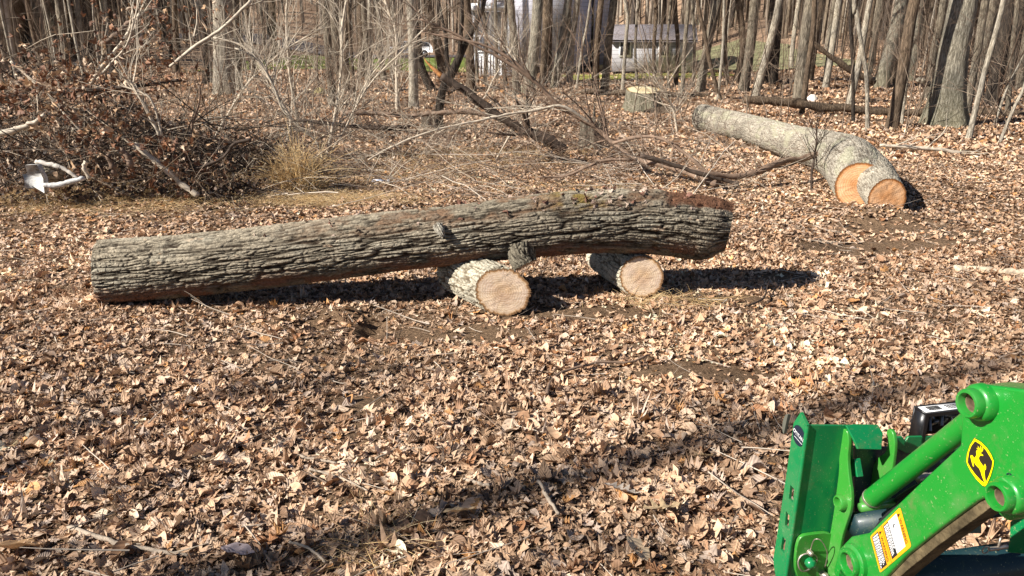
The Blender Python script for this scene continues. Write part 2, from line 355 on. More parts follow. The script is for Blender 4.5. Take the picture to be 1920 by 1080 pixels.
def barklog(P, R, nu, nv, cell=(.17, .042), depth=.012, ridge=(.36, .34, .28), furrow=(.09, .065, .048), seed=1, lump=.04, n0=None, n1=None, tint=None, fine=1.0, radial=None):
    PR = np.column_stack([P, R]); t = np.linspace(0, 1, nu); S = spl(PR, t); c, r = S[:, :3], S[:, 3]
    tg = np.gradient(c, axis=0); tg /= np.linalg.norm(tg, axis=1, keepdims=True)
    up = np.array([0, 0, 1.]); a = np.cross(tg, up); a /= np.linalg.norm(a, axis=1, keepdims=True); b_ = np.cross(a, tg)
    L = np.concatenate([[0], np.cumsum(np.linalg.norm(np.diff(c, axis=0), axis=1))])
    th = np.arange(nv) / nv * 2 * math.pi
    U, TH = np.meshgrid(L, th, indexing='ij')
    rm = r.mean(); pv = max(6, round(2 * math.pi * rm / cell[1])); vv = TH / (2 * math.pi) * pv
    cx, cy = np.cos(TH) * rm, np.sin(TH) * rm
    w1 = fbm(U * 3, cx * 5, cy * 5, 3, seed); w2 = fbm(U * 4 + 7, cx * 6, cy * 6, 3, seed + 5)
    F1, F2 = worley(U / cell[0] + .9 * w1, vv + .8 * w2, pv, seed + 11)
    q = 1.55 / cell[1]
    ra = np.abs(fbm(U * .75 / cell[0], cx * q, cy * q, 2, seed + 80)); rb = np.abs(fbm(U * .8 / cell[0] + 9, cx * q * 1.4, cy * q * 1.4, 2, seed + 85))
    h = sst(.01, .20, ra) * (.45 + .55 * sst(.0, .12, rb)) * (.45 + .55 * sst(.02, .2, F2 - F1))
    G1, G2 = worley(U / (cell[0] * .33) + w2, vv * 2 + w1, pv * 2, seed + 31)
    h2 = sst(0, .25, G2 - G1)
    fn = fbm(U * 60, cx * 110, cy * 110, 3, seed + 40)
    h = h * (.72 + .28 * h2) + .18 * fine * fn
    low = fbm(U * 1.3, cx * 2.5, cy * 2.5, 3, seed + 60)
    rad = r[:, None] * (1 + lump * low) + depth * (h - .6)
    if radial is not None: rad = rad + radial(U / L[-1], TH)
    Cc = np.repeat(c[:, None], nv, 1).copy()
    V = Cc + rad[..., None] * (a[:, None] * np.cos(TH)[..., None] + b_[:, None] * np.sin(TH)[..., None])
    for nn, e, s in ((n0, 0, 1), (n1, -1, -1)):      # slanted saw cuts: shear the rings near the end
        if nn is not None:
            nn = np.asarray(nn, float); nn /= np.linalg.norm(nn); T_ = tg[e]
            dl = V - c[e]; off = -(dl @ nn - (dl @ T_) * (T_ @ nn)) / (T_ @ nn) - 0
            dist = np.abs(U - L[e]); wgt = np.clip(1 - dist / (2.2 * r[e]), 0, 1)
            V = V + (off * wgt)[..., None] * T_
    col = np.array(furrow) + (np.array(ridge) - np.array(furrow)) * np.clip(h, 0, 1)[..., None] ** .8
    col = col * (1 + .35 * low[..., None] + .35 * fbm(U * 8, cx * 14, cy * 14, 3, seed + 70)[..., None])
    if tint is not None: col = tint(col, U / L[-1], TH, cx, cy, h)
    i = np.arange(nu * nv).reshape(nu, nv); i2 = np.roll(i, -1, 1)
    Q = np.stack([i[:-1], i[1:], i2[1:], i2[:-1]], -1).reshape(-1, 4)
    return dict(V=V.reshape(-1, 3), Q=Q, col=np.clip(col, .004, .9).reshape(-1, 3), r0=V[0], r1=V[-1], c=c, tg=tg, th=th)
def cap(ring, th, flip, name, mat, parent, rough=.004, seed=0, bulge=0):
    nv = len(ring); cen = ring.mean(0); ss = np.concatenate([[0.001], np.linspace(.06, 1, 22)])
    rr = ring - cen
    V = cen + ss[:, None, None] * rr[None]
    nrm = np.cross(rr[0], rr[nv // 4]); nrm /= np.linalg.norm(nrm)
    x, y = ss[:, None] * np.cos(th), ss[:, None] * np.sin(th)
    V = V + ((rough * fbm(x * 5, y * 9, 0, 3, seed)) * (1 - ss[:, None] ** 8) + bulge * (1 - ss[:, None] ** 2))[..., None] * nrm
    uv = np.stack([x, y], -1).reshape(-1, 2)
    i = np.arange(len(ss) * nv).reshape(len(ss), nv); i2 = np.roll(i, -1, 1)
    Q = np.stack([i[:-1], i2[:-1], i2[1:], i[1:]], -1).reshape(-1, 4)
    if flip: Q = Q[:, ::-1]
    o = mk(name, V.reshape(-1, 3), Q, None, mat, parent, uv=uv)
    return o
def bark_part(name, L, parent, mat=None): return mk(name, L['V'], L['Q'], None, mat or M['logbark'], parent, L['col'], smooth=True)

# the long log
px = [(188, 510, 5.70, 60), (330, 500, 5.70, 58), (500, 482, 5.70, 57), (690, 459, 5.72, 56), (850, 441, 5.75, 54.5), (1000, 424, 5.80, 57), (1130, 415, 5.87, 58), (1250, 418, 5.94, 60), (1330, 428, 5.98, 61), (1366, 430, 6.0, 56)]
P = np.array([ad(x, y, Y) for x, y, Y, r in px]); R = np.array([r * (Y * cP + 1.5 * sP) / FPX for x, y, Y, r in px])
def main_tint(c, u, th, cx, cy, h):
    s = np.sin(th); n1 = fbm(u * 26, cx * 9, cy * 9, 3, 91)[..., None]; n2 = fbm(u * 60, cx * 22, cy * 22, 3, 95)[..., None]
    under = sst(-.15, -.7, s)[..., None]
    c = c * (1 - .45 * under)  # shade on the log's lower side, painted into the bark colour
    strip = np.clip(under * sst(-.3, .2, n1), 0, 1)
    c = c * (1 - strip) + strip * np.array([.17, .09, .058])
    spot = sst(.42, .5, n2) * sst(.1, .3, n1) * .8
    c = c * (1 - spot) + spot * np.array([.42, .30, .2])
    top = (sst(.35, .8, s) * sst(.22, .5, u) * (1 - sst(.86, .9, u)))[..., None]
    dirt = np.clip(top * sst(-.3, .2, n1 + .4 * n2), 0, 1)
    c = c * (1 - dirt) + dirt * (np.array([.16, .10, .062]) * (1 + .5 * n2))
    moss = np.clip(dirt * 0 + (sst(.3, .7, s) * np.exp(-((u - .745) / .035) ** 2))[..., None] * sst(-.2, .3, n2), 0, 1)
    c = c * (1 - moss) + moss * np.array([.22, .16, .05])
    lich = np.clip(sst(.0, .5, n1) * (1 - under) * .3 * h[..., None], 0, 1)
    c = c * (1 - lich) + lich * np.array([.43, .41, .33])
    woodp = np.clip(sst(.70, .80, s + .12 * n1[..., 0]) * sst(.875, .895, u + .012 * n2[..., 0]), 0, 1)[..., None]
    return c * (1 - woodp) + woodp * (np.array([.17, .085, .05]) * (1 + .5 * n2))
def main_rad(u, th):
    s = np.sin(th); strip = sst(.70, .80, s) * sst(.875, .895, u)
    return -.016 * strip - .05 * sst(.945, 1.0, u) ** 1.5 * sst(.3, -.9, s) - .02 * sst(.97, 1., u)
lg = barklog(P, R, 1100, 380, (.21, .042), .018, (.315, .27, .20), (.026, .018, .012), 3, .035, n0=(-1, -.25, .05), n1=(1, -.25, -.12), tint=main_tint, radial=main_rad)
t = empty('felled_log', P[4] * [1, 1, 0], 'longest felled log, dark furrowed bark, propped up on two short cut logs', 'log')
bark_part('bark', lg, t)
cap(lg['r0'], lg['th'], False, 'cut_end', M['wood_tan'], t, .01, 3); cap(lg['r1'], lg['th'], True, 'cut_end', M['wood_tan'], t, .01, 4)
st_ = barklog(np.array([ad(975, 458, 5.66), ad(980, 484, 5.62), ad(986, 497, 5.6)]), np.array([.115, .10, .088]), 60, 150, (.11, .035), .014, (.20, .175, .13), (.03, .024, .018), 13, .12)
so_ = bark_part('branch_stub', st_, t)
cap(st_['r1'], st_['th'], True, 'stub_end', M['wood_tan'], so_, .006, 5)
# knot scar on the face
k_ = barklog(np.array([ad(822, 425, 5.56), ad(826, 434, 5.50), ad(832, 446, 5.475)]), np.array([.036, .028, .01]), 30, 60, (.05, .02), .012, (.36, .33, .27), (.05, .04, .03), 23, .2)
bark_part('branch_knot', k_, t)

def shortlog(label, f, bk, r, seed, nrm):
    P = np.array([f, f + (bk - f) * .33, f + (bk - f) * .66, bk])
    L = barklog(P, np.array([r, r * 1.02, r, r * .98]), 300, 260, (.12, .05), .013, (.50, .46, .36), (.13, .10, .065), seed, .07, n0=nrm, tint=lambda c, u, th, cx, cy, h: c * (1 + .25 * fbm(u * 12, cx * 20, cy * 20, 3, seed + 3))[..., None])
    t = empty('support_log', f * [1, 1, 0], label, 'log', 'short logs under the long log'); bark_part('bark', L, t)
    cap(L['r0'], L['th'], False, 'cut_end', M['wood_tan'], t, .003, seed); cap(L['r1'], L['th'], True, 'cut_end', M['wood_tan'], t, .008, seed + 1)
f = ad(943, 550, 5.36); f[2] = .185
shortlog('short pale barked log under the middle of the long log, left of the two supports', f, f + np.array([-.38, .55, .01]), .180, 41, (.10, -1, .14))
f = ad(1203, 519, 5.74); f[2] = max(f[2], .155)
shortlog('short log with round pale sawn face, under the right end of the long log', f, f + np.array([-.22, .66, .0]), .160, 47, (.0, -1, .14))

# the second felled trunk with its forked end
px = [(1316, 203, 17.3, 24), (1400, 221, 15.4, 25), (1480, 246, 13.3, 30), (1545, 273, 11.9, 37), (1590, 300, 10.5, 48), (1606, 328, 9.8, 51), (1611, 352, 9.35, 44)]
P = np.array([ad(x, y, Y) for x, y, Y, r in px]); R = np.array([r * (Y * cP + 1.6 * sP) / FPX for x, y, Y, r in px])
for q in range(len(P)): P[q, 2] = max(min(P[q, 2], R[q] * 1.0), R[q] * .8)
def t2tint(c, u, th, cx, cy, h):
    for a in (.15, .19, .245, .40, .43):
        c = c * (1 - .6 * np.exp(-((u - a) / .0022) ** 2))[..., None]
    n = fbm(u * 30, cx * 8, cy * 8, 3, 77)[..., None]
    g = np.clip(sst(.05, .4, n) * .5, 0, 1); c = c * (1 - g) + g * np.array([.36, .35, .24])
    d = (np.exp(-((u - .60) / .012) ** 2 - ((th - 2.9) / .25) ** 2) + np.exp(-((u - .70) / .015) ** 2 - ((th - 3.2) / .25) ** 2))[..., None]; d = np.clip(d * 1.5, 0, 1)
    return c * (1 - d) + d * np.array([.6, .3, .12])
L = barklog(P, R, 700, 260, (.09, .03), .010, (.41, .37, .30), (.12, .095, .07), 61, .05, n0=(-.6, .8, 0), n1=(-.28, -1, .12), tint=t2tint)
t = empty('fallen_tree', P[4] * [1, 1, 0], 'pale grey fallen trunk with two peach sawn fork ends, lying right of the long log', 'fallen tree')
bark_part('bark', L, t)
cap(L['r1'], L['th'], True, 'cut_end', M['wood_peach'], t, .006, 6); cap(L['r0'], L['th'], False, 'cut_end', M['wood_peach'], t, .006, 7)
px = [(1604, 298, 10.5, 38), (1634, 330, 9.7, 39), (1654, 358, 9.05, 36), (1663, 372, 8.8, 36)]
P2 = np.array([ad(x, y, Y) for x, y, Y, r in px]); R2 = np.array([r * (Y * cP + 1.6 * sP) / FPX for x, y, Y, r in px])
for q in range(len(P2)): P2[q, 2] = min(max(P2[q, 2], R2[q] * .85), R2[q] * 1.35)
L2 = barklog(P2, R2, 220, 240, (.07, .03), .010, (.43, .39, .31), (.15, .12, .09), 67, .05, n1=(.06, -1, .18))
fk = bark_part('forked_limb', L2, t)
cap(L2['r1'], L2['th'], True, 'cut_end', M['wood_peach'], fk, .006, 8)

# fresh stump
b0 = gh(1204, 207); hgt = ad(1204, 168, b0[1])[2] - b0[2]; pxm = (b0[1] * cP + sP * 1.7) / FPX
nv = 160; th = np.arange(nv) / nv * 2 * math.pi; hs = np.linspace(0, 1, 40)
rt = 31 * pxm; fl = (1 + .34 * np.exp(-hs * 3.4))[:, None]; lob = 1 + (.11 * np.exp(-hs * 1.5))[:, None] * np.sin(th * 5 + 1)[None] + .05 * np.sin(th * 9)[None] * (1 - hs[:, None])
rad = rt * fl * lob + .012 * fbm(np.cos(th)[None] * 9, np.sin(th)[None] * 9, hs[:, None] * 2, 4, 3)
V = np.stack([rad * np.cos(th), rad * np.sin(th), hs[:, None] * (hgt + .17 * np.sin(th)[None] * rt * 1.0) - .05 * (1 - hs[:, None])], -1) + b0
i = np.arange(40 * nv).reshape(40, nv); i2 = np.roll(i, -1, 1)
t = empty('tree_stump', b0, 'freshly cut broad stump with flared mossy base and bright cream top', 'stump')
mk('bark', V.reshape(-1, 3), np.stack([i[:-1], i2[:-1], i2[1:], i[1:]], -1).reshape(-1, 4), None, M['bark_mossy'], t, smooth=True, origin=b0)
cap(V[-1], th, False, 'cut_top', M['wood_cream'], t, .01, 5)
# sawn slab beside it
sb = gh(1237, 214); g = Geo(); a_ = np.linspace(0, 2 * math.pi, 24, endpoint=False); rr = .42 + .04 * np.sin(a_ * 3)
tp = np.stack([rr * np.cos(a_), rr * .55 * np.sin(a_), .10 + .09 * np.sin(a_ + .6)], -1) + sb; bt = tp - [0, 0, .16]
g.add(np.vstack([tp, bt, tp.mean(0)]), [(q, (q + 1) % 24, 24 + (q + 1) % 24, 24 + q) for q in range(24)], [(48, q, (q + 1) % 24) for q in range(24)])
tag(g.obj('wood_slab', M['bark_brown'], origin=sb), 'thick brown sawn slab leaning on the ground right of the fresh stump', 'wood slab')
# broken stumps
def jag(name, pxl, pyb, pyt, w_px, mat, label, seed, d=None):
    b0 = gh(pxl, pyb); hg = ad(pxl, pyt, b0[1])[2] - b0[2]; pm = (b0[1] * cP + sP * 1.7) / FPX; nv = 60; nh = 26
    th = np.arange(nv) / nv * 2 * math.pi; hs = np.linspace(0, 1, nh)[:, None]
    top = hg * (.62 + .38 * np.abs(fbm(np.cos(th) * 2.2, np.sin(th) * 2.2, 0, 3, seed)) * 2.2 + .2 * vn(th * 9, 0, 0, seed))[None]
    rad = w_px * pm / 2 * (1 + .3 * np.exp(-hs * 4)) * (1 + .10 * np.sin(th * 6 + seed)[None] + .12 * fbm(np.cos(th)[None] * 6, np.sin(th)[None] * 6, hs, 3, seed))
    V = np.stack([rad * np.cos(th), rad * np.sin(th), hs * top - .04], -1) + b0
    I = np.stack([rad[-1] * .72 * np.cos(th), rad[-1] * .72 * np.sin(th), top[0] * .55], -1) + b0
    V = np.vstack([V.reshape(-1, 3), I, (b0 + [0, 0, hg * .35])[None]])
    i = np.arange(nh * nv).reshape(nh, nv); i2 = np.roll(i, -1, 1); k = nh * nv
    Q = np.vstack([np.stack([i[:-1], i2[:-1], i2[1:], i[1:]], -1).reshape(-1, 4), [(i[-1, q], i[-1, (q + 1) % nv], k + (q + 1) % nv, k + q) for q in range(nv)]])
    T = [(k + nv, k + q, k + (q + 1) % nv) for q in range(nv)]
    tag(mk(name, V, Q, T, mat, origin=b0, smooth=False), label, 'stump')
jag('rotten_stump', 1106, 278, 214, 36, M['bark_grey'], 'weathered grey broken stump with jagged top in the clearing behind the long log', 3)
jag('rotten_stump', 1128, 270, 208, 14, M['bark_dark'], 'thin blackened splintered stump standing right against the grey broken stump', 8)
jag('rotten_stump', 805, 242, 212, 26, M['bark_grey'], 'low grey rotten stump beside the crooked dark tree', 12)

# ---------------------------------------------------------------- trees
def grow(out, p, d, L, r, depth, R_, spread=.6, nchild=3, droop=0, wob=.12):
    n = 5; pts = [p]; dd = d / np.linalg.norm(d)
    for q in range(n - 1):
        dd = dd + R_.normal(0, wob, 3) + np.array([0, 0, droop]); dd /= np.linalg.norm(dd); pts.append(pts[-1] + dd * L / (n - 1))
    pts = np.array(pts); rr = np.linspace(r, r * .45, n); out.append((pts, rr))
    if depth > 0:
        for c in range(nchild):
            k = R_.uniform(.25, .98); s = k * (n - 1); i = min(int(s), n - 2)
            q = pts[i] + (pts[i + 1] - pts[i]) * (s - i); tdir = (pts[i + 1] - pts[i]); tdir /= np.linalg.norm(tdir)
            nd = tdir + R_.normal(0, spread, 3); grow(out, q, nd, L * R_.uniform(.4, .75), r * (1 - .55 * k) * .6, depth - 1, R_, spread, nchild, droop, wob)
def twigmesh(out, k=4):
    P = np.array([o[0] for o in out]); R_ = np.array([o[1] for o in out]); return tubes(P, R_, k)
def crown_geo(pts, rr, h0, H, seed, nl=7, depth=3, rmin=.004):
    R_ = np.random.default_rng(seed); out = []
    for q in range(nl):
        z = h0 + (H - h0) * R_.uniform(0, 1); c = np.array([np.interp(z, pts[:, 2], pts[:, a]) for a in (0, 1)] + [z]); r = np.interp(z, pts[:, 2], rr)
        a = R_.uniform(0, 6.28); d = np.array([math.cos(a), math.sin(a), R_.uniform(.4, 1.3)])
        grow(out, c, d, R_.uniform(1.4, 3.4) * (H / 12), max(r * .38, .012), depth, R_, .5, 3, .03)
    return twigmesh(out, 3)
def trunk_geo(pts, rr, k=12, flare=.45, seed=0, nseg=26):
    pts = np.asarray(pts, float); t = np.linspace(0, 1, nseg) ** 1.5
    S = spl(np.column_stack([pts, rr]), t); c, r = S[:, :3], S[:, 3].copy()
    hh = (c[:, 2] - c[0, 2]); fl = 1 + flare * np.exp(-hh / (2.2 * rr[0] + .05))
    V, Q = tubes(c[None], (r * fl)[None], k)
    V = V.reshape(nseg, k, 3); th = np.arange(k) * 2 * math.pi / k
    bump = 1 + (.10 * fbm(np.cos(th)[None] * 1.5 + seed, np.sin(th)[None] * 1.5, hh[:, None] * .8, 2, seed) + .35 * (fl - 1)[:, None] * np.sin(th * 5 + seed)[None] * .6)
    V = c[:, None] + (V - c[:, None]) * bump[..., None]
    return V.reshape(-1, 3), Q, c, r
def tree(name, pts, rr, label, mat, cat='tree', group=None, H=13, k=12, flare=.4, seed=1, crown=True, nl=7, low=4.2, depth=3, twig=None):
    pts = [np.asarray(p, float) for p in pts]; d = pts[-1] - pts[-2]; d = d / np.linalg.norm(d); d[0] *= .6; b0 = pts[0].copy()
    pts[0] = pts[0] - [0, 0, .12]; e = pts[-1].copy(); rr = list(rr); rl = rr[-1]
    rem = H - (e[2] - b0[2])
    for q in (.33, .66, 1.0):
        pts.append(e + d * rem * q + np.array([.15 * math.sin(seed * 7 + q * 3), .2 * math.cos(seed * 3 + q), 0])); rr.append(rl * (1 - .75 * q))
    V, Q, c, r = trunk_geo(pts, rr, k, flare, seed)
    if not crown: return tag(mk(name, V, Q, None, mat, origin=b0, smooth=True), label, cat, group)
    t = empty(name, b0, label, cat, group); mk('trunk', V, Q, None, mat, t, smooth=True, origin=b0)
    CV, CQ = crown_geo(c, r, b0[2] + low, c[-1, 2], seed, nl, depth); mk('crown', CV, CQ, None, twig or mat, t, smooth=True, origin=b0)
    return t
def tree_px(pp, rpx, label, mat, **kw):
    b0 = gh(*pp[0]); pts = [b0] + [ad(x, y, b0[1] + kw.get('lean', 0) * q) for q, (x, y) in enumerate(pp[1:], 1)]
    kw.pop('lean', None); pm = (b0[1] * cP + sP * 1.5) / FPX; rr = list(np.linspace(rpx, rpx * .93, len(pts)) * pm)
    kw.setdefault('seed', int(pp[0][0]) % 97 + 3); nm = kw.pop('name', 'bare_tree')
    return tree(nm, pts, rr, label, mat, **kw)
G, B_, D_, PL, MO = M['bark_grey'], M['bark_brown'], M['bark_dark'], M['bark_pale'], M['bark_mossy']
TL = [
 ([(1772, 237), (1787, 112), (1807, 0)], 24, 'biggest grey trunk at the right with a wide flared mossy base', MO, dict(flare=.95, k=28)),
 ([(1672, 240), (1690, 145), (1705, 50), (1715, 0)], 10.5, 'smooth dark grey trunk leaning right, just left of the biggest trunk', B_, {}),
 ([(1691, 232), (1705, 110), (1722, 0)], 3.2, 'pale thin stem hugging the right side of the smooth dark grey trunk', PL, {}),
 ([(1628, 246), (1625, 150), (1617, 95), (1604, 15), (1601, 0)], 3.8, 'tan bare sapling that bends left, close behind the fallen grey trunk', PL, {}),
 ([(1601, 230), (1599, 125), (1594, 0)], 3.2, 'thin dark upright sapling left of the tan bent sapling', D_, {}),
 ([(1502, 217), (1515, 125), (1525, 50), (1527, 0)], 5, 'slim brown tree rising behind the middle of the fallen grey trunk', B_, {}),
 ([(1816, 259), (1845, 140), (1882, 0)], 5, 'light slanting sapling right of the biggest trunk, foot in the clearing', PL, {}),
 ([(1811, 215), (1832, 100), (1848, 0)], 7, 'leaning grey tree directly behind the biggest trunk', G, {}),
 ([(1650, 165), (1670, 87), (1691, 0)], 12, 'stout olive brown trunk leaning right, behind the smooth dark grey trunk', MO, {}),
 ([(1547, 168), (1557, 112), (1573, 0)], 6, 'pale knobbly trunk beyond the white stone', PL, {}),
 ([(1890, 210), (1900, 75), (1908, 0)], 4.5, 'grey tree near the right edge of the photo behind the slanting poles', G, {}),
 ([(1872, 266), (1900, 205), (1925, 150)], 3, 'pale slanting pole rooted nearest the right edge of the photo', PL, dict(H=7)),
 ([(1862, 238), (1890, 160), (1922, 95)], 2.4, 'very thin slanting stem left of the pale slanting pole', PL, dict(H=7)),
 ([(1117, 174), (1119, 83), (1127, 0)], 6.2, 'reddish brown tree whose side limb rises to the right before the house corner', B_, {}),
 ([(1133, 172), (1142, 73), (1151, 0)], 7.5, 'grey trunk between the reddish brown tree and the grey shed', G, {}),
 ([(1167, 174), (1173, 83), (1177, 31), (1172, 0)], 3.6, 'thin wavy tree before the left shed window', PL, {}),
 ([(1267, 160), (1271, 83), (1266, 0)], 4, 'dark slim tree at the right corner of the shed', B_, {}),
 ([(1279, 175), (1285, 73), (1291, 0)], 4, 'slim tree just right of the shed corner, its foot right of the fresh stump', G, {}),
 ([(1312, 172), (1323, 104), (1346, 0)], 8, 'leaning grey tree crossed by a thinner one, above the far end of the fallen trunk', G, {}),
 ([(1353, 188), (1331, 117), (1321, 62), (1308, 0)], 4, 'thin tree leaning left and crossing the leaning grey tree', B_, {}),
 ([(1379, 156), (1392, 100), (1390, 42), (1384, 0)], 6, 'brown slightly bent tree on the bank right of the shed', B_, {}),
 ([(1413, 184), (1433, 117), (1462, 0)], 7, 'pale trunk leaning strongly right above the fallen trunk', PL, {}),
 ([(1444, 156), (1452, 62), (1456, 0)], 12, 'thick nearly black trunk behind the pale strongly leaning one', D_, {}),
 ([(1398, 168), (1412, 80), (1421, 0)], 5, 'grey tree left of the pale strongly leaning trunk', G, {}),
 ([(988, 178), (1000, 104), (1009, 0)], 10.5, 'stout grey trunk with swollen foot standing before the house wall', MO, dict(flare=.8, k=20)),
 ([(1023, 158), (1025, 83), (1027, 0)], 10, 'stout dark brown trunk right beside the grey one before the house', B_, dict(k=18)),
 ([(1040, 164), (1052, 83), (1066, 0)], 7.5, 'olive trunk leaning right before the house corner', MO, {}),
 ([(1067, 156), (1073, 73), (1083, 0)], 6, 'pale trunk at the corner of the house', PL, {}),
 ([(1080, 168), (1092, 90), (1105, 20)], 2.6, 'pale thin sapling slanting right before the shaded house wall', PL, {}),
 ([(969, 180), (965, 83), (957, 0)], 7, 'grey trunk left of the stout grey trunk before the house', G, {}),
 ([(884, 172), (880, 83), (875, 0)], 8, 'brown trunk beside the white porch', B_, {}),
 ([(932, 150), (930, 60), (929, 0)], 3.2, 'thin upright tree before the white porch', G, {}),
 ([(908, 160), (912, 80), (905, 0)], 3.4, 'thin brown tree leaning left before the porch railing', B_, {}),
 ([(948, 158), (944, 90), (950, 0)], 3.8, 'brown sapling before the lit house wall', B_, {}),
 ([(896, 156), (893, 80), (898, 0)], 2.4, 'very thin grey stem at the left post of the porch', G, {}),
 ([(1228, 160), (1226, 90), (1231, 20), (1228, 0)], 3.6, 'twin stemmed brown tree between the two shed windows', B_, {}),
 ([(1196, 165), (1191, 90), (1198, 0)], 2.6, 'thin grey stem right of the left shed window', G, {}),
 ([(1243, 158), (1238, 100), (1245, 0)], 2.4, 'thin brown stem touching the right shed window', B_, {}),
 ([(1256, 166), (1251, 90), (1258, 0)], 2.2, 'thinnest grey stem before the right part of the shed', G, {}),
 ([(1300, 165), (1302, 80), (1298, 0)], 3, 'thin grey tree before the pale lawn at the right', G, {}),
 ([(1365, 160), (1360, 80), (1366, 0)], 3.4, 'thin brown tree before the right end of the pale lawn', B_, {}),
 ([(816, 172), (790, 125), (780, 52), (771, 0)], 7, 'dark bent trunk beside the parked white car', D_, {}),
 ([(833, 142), (821, 83), (807, 42), (800, 0)], 9, 'thick brown trunk right of the parked white car', B_, {}),
 ([(9, 118), (16, 50), (22, 0)], 24, 'thick dark trunk at the left edge of the photo', B_, dict(k=20)),
 ([(73, 116), (75, 50), (76, 0)], 15, 'rough barked trunk behind the brush pile, second from the left edge', G, dict(k=18)),
 ([(52, 112), (51, 40), (50, 0)], 7, 'dark trunk squeezed between the two thick trunks at the left edge', D_, {}),
 ([(103, 107), (98, 50), (96, 0)], 6, 'grey tree right of the rough barked trunk behind the brush pile', G, {}),
 ([(179, 100), (172, 40), (164, 0)], 7, 'brown tree leaning left behind the middle of the brush pile', B_, {}),
 ([(194, 92), (190, 40), (185, 0)], 5.5, 'slim tree with russet leaves on it behind the brush pile', B_, {}),
 ([(316, 112), (313, 50), (311, 0)], 4.5, 'slim grey tree left of the narrow black trunk', G, {}),
 ([(321, 122), (324, 60), (326, 0)], 6.5, 'narrow black trunk behind the right part of the brush pile', D_, {}),
 ([(386, 158), (385, 80), (383, 0)], 6, 'black trunk just left of the whitest trunk', D_, {}),
 ([(396, 158), (391, 60), (388, 0)], 3.4, 'pale slim stem between the black trunk and the whitest trunk', PL, {}),
 ([(423, 176), (419, 80), (417, 0)], 18, 'whitest smooth trunk, lit on its left, right of the brush pile', PL, dict(k=24, flare=.35)),
 ([(456, 130), (448, 60), (441, 0)], 6, 'brown tree close behind the whitest trunk', B_, {}),
 ([(474, 132), (466, 60), (460, 0)], 5, 'thin grey tree left of the green lawn', G, {}),
 ([(516, 118), (511, 50), (509, 0)], 7, 'dark brown trunk at the left end of the green lawn', B_, {}),
 ([(632, 140), (629, 60), (626, 0)], 9, 'grey trunk before the middle of the green lawn', G, dict(flare=.6)),
 ([(679, 143), (678, 60), (676, 0)], 8, 'brown trunk right of the grey one before the green lawn', B_, dict(flare=.6)),
]
for pp, r_, lb, mt, kw in TL: tree_px(pp, r_, lb, mt, **kw)
# the crooked forked dark tree in the clearing
b0 = gh(822, 246)
pp = [(824, 200), (833, 160), (849, 134), (872, 82), (908, 5)]
pts = [b0] + [ad(x, y, b0[1]) for x, y in pp]; pm = b0[1] * cP / FPX + .0003
t = tree('crooked_tree', pts, [.10, .09, .085, .09, .07, .05], 'crooked dark forked tree in the clearing behind the long log', M['bark_dark'], H=9, seed=5, nl=5, flare=.25)
out = [(spl(np.array([ad(849, 134, b0[1]), ad(838, 120, b0[1]), ad(836, 70, b0[1] + .2), ad(822, 0, b0[1] + .4), ad(815, -180, b0[1])]), np.linspace(0, 1, 5)), np.linspace(.06, .02, 5)), (spl(np.array([ad(862, 105, b0[1]), ad(864, 60, b0[1] - .2), ad(868, 0, b0[1] - .3), ad(862, -150, b0[1])]), np.linspace(0, 1, 5)), np.linspace(.06, .02, 5))]
V, Q = twigmesh(out, 10); mk('limb', V, Q, None, M['bark_dark'], t, smooth=True, origin=b0)

# other forest trees: a few kinds, copied
KINDS = []
for q, (mt, nm, r0, adj) in enumerate([(G, 'bare_tree', .15, 'grey'), (B_, 'bare_tree', .13, 'brown'), (PL, 'bare_tree', .11, 'pale'), (D_, 'bare_tree', .17, 'dark'), (G, 'sapling', .045, 'thin grey'), (PL, 'sapling', .04, 'thin pale'), (B_, 'sapling', .05, 'thin brown'), (MO, 'bare_tree', .22, 'stout')]):
    R_ = np.random.default_rng(100 + q); H = 15 if r0 > .1 else 8.5
    pts = [np.array([R_.normal(0, .05) * z * .35, R_.normal(0, .05) * z * .35, z]) for z in (0, 1.5, 3.5, 6, H * .7)]; pts[0][:2] = 0
    rr = [r0, r0 * .93, r0 * .85, r0 * .72, r0 * .5]
    V, Q, c, r = trunk_geo(np.array(pts + [pts[-1] + [0.1, 0, H * .3]]) - [0, 0, 0], rr + [r0 * .12], 10 if r0 > .1 else 6, .35, q)
    V[:, 2] -= .15
    CV, CQ = crown_geo(c, r, 2.0 if r0 < .1 else 3.2, c[-1, 2], 40 + q, 9 if r0 < .1 else 9, 3)
    a_ = mk('trunk', V, Q, None, mt, smooth=True); b_ = mk('crown', CV, CQ, None, mt, smooth=True)
    KINDS.append((nm, adj, a_, b_, r0))
def region(x, Y):
    s = x / Y
    return ('behind the brush pile at the left' if s < -.36 else 'beyond the green lawn' if s < -.10 else 'around the house' if s < .24 else 'on the bank beyond the fallen trunk' if s < .45 else 'in the dense wood at the far right')
R_ = np.random.default_rng(12); placed = 0; PTS = []
first = [True] * len(KINDS)
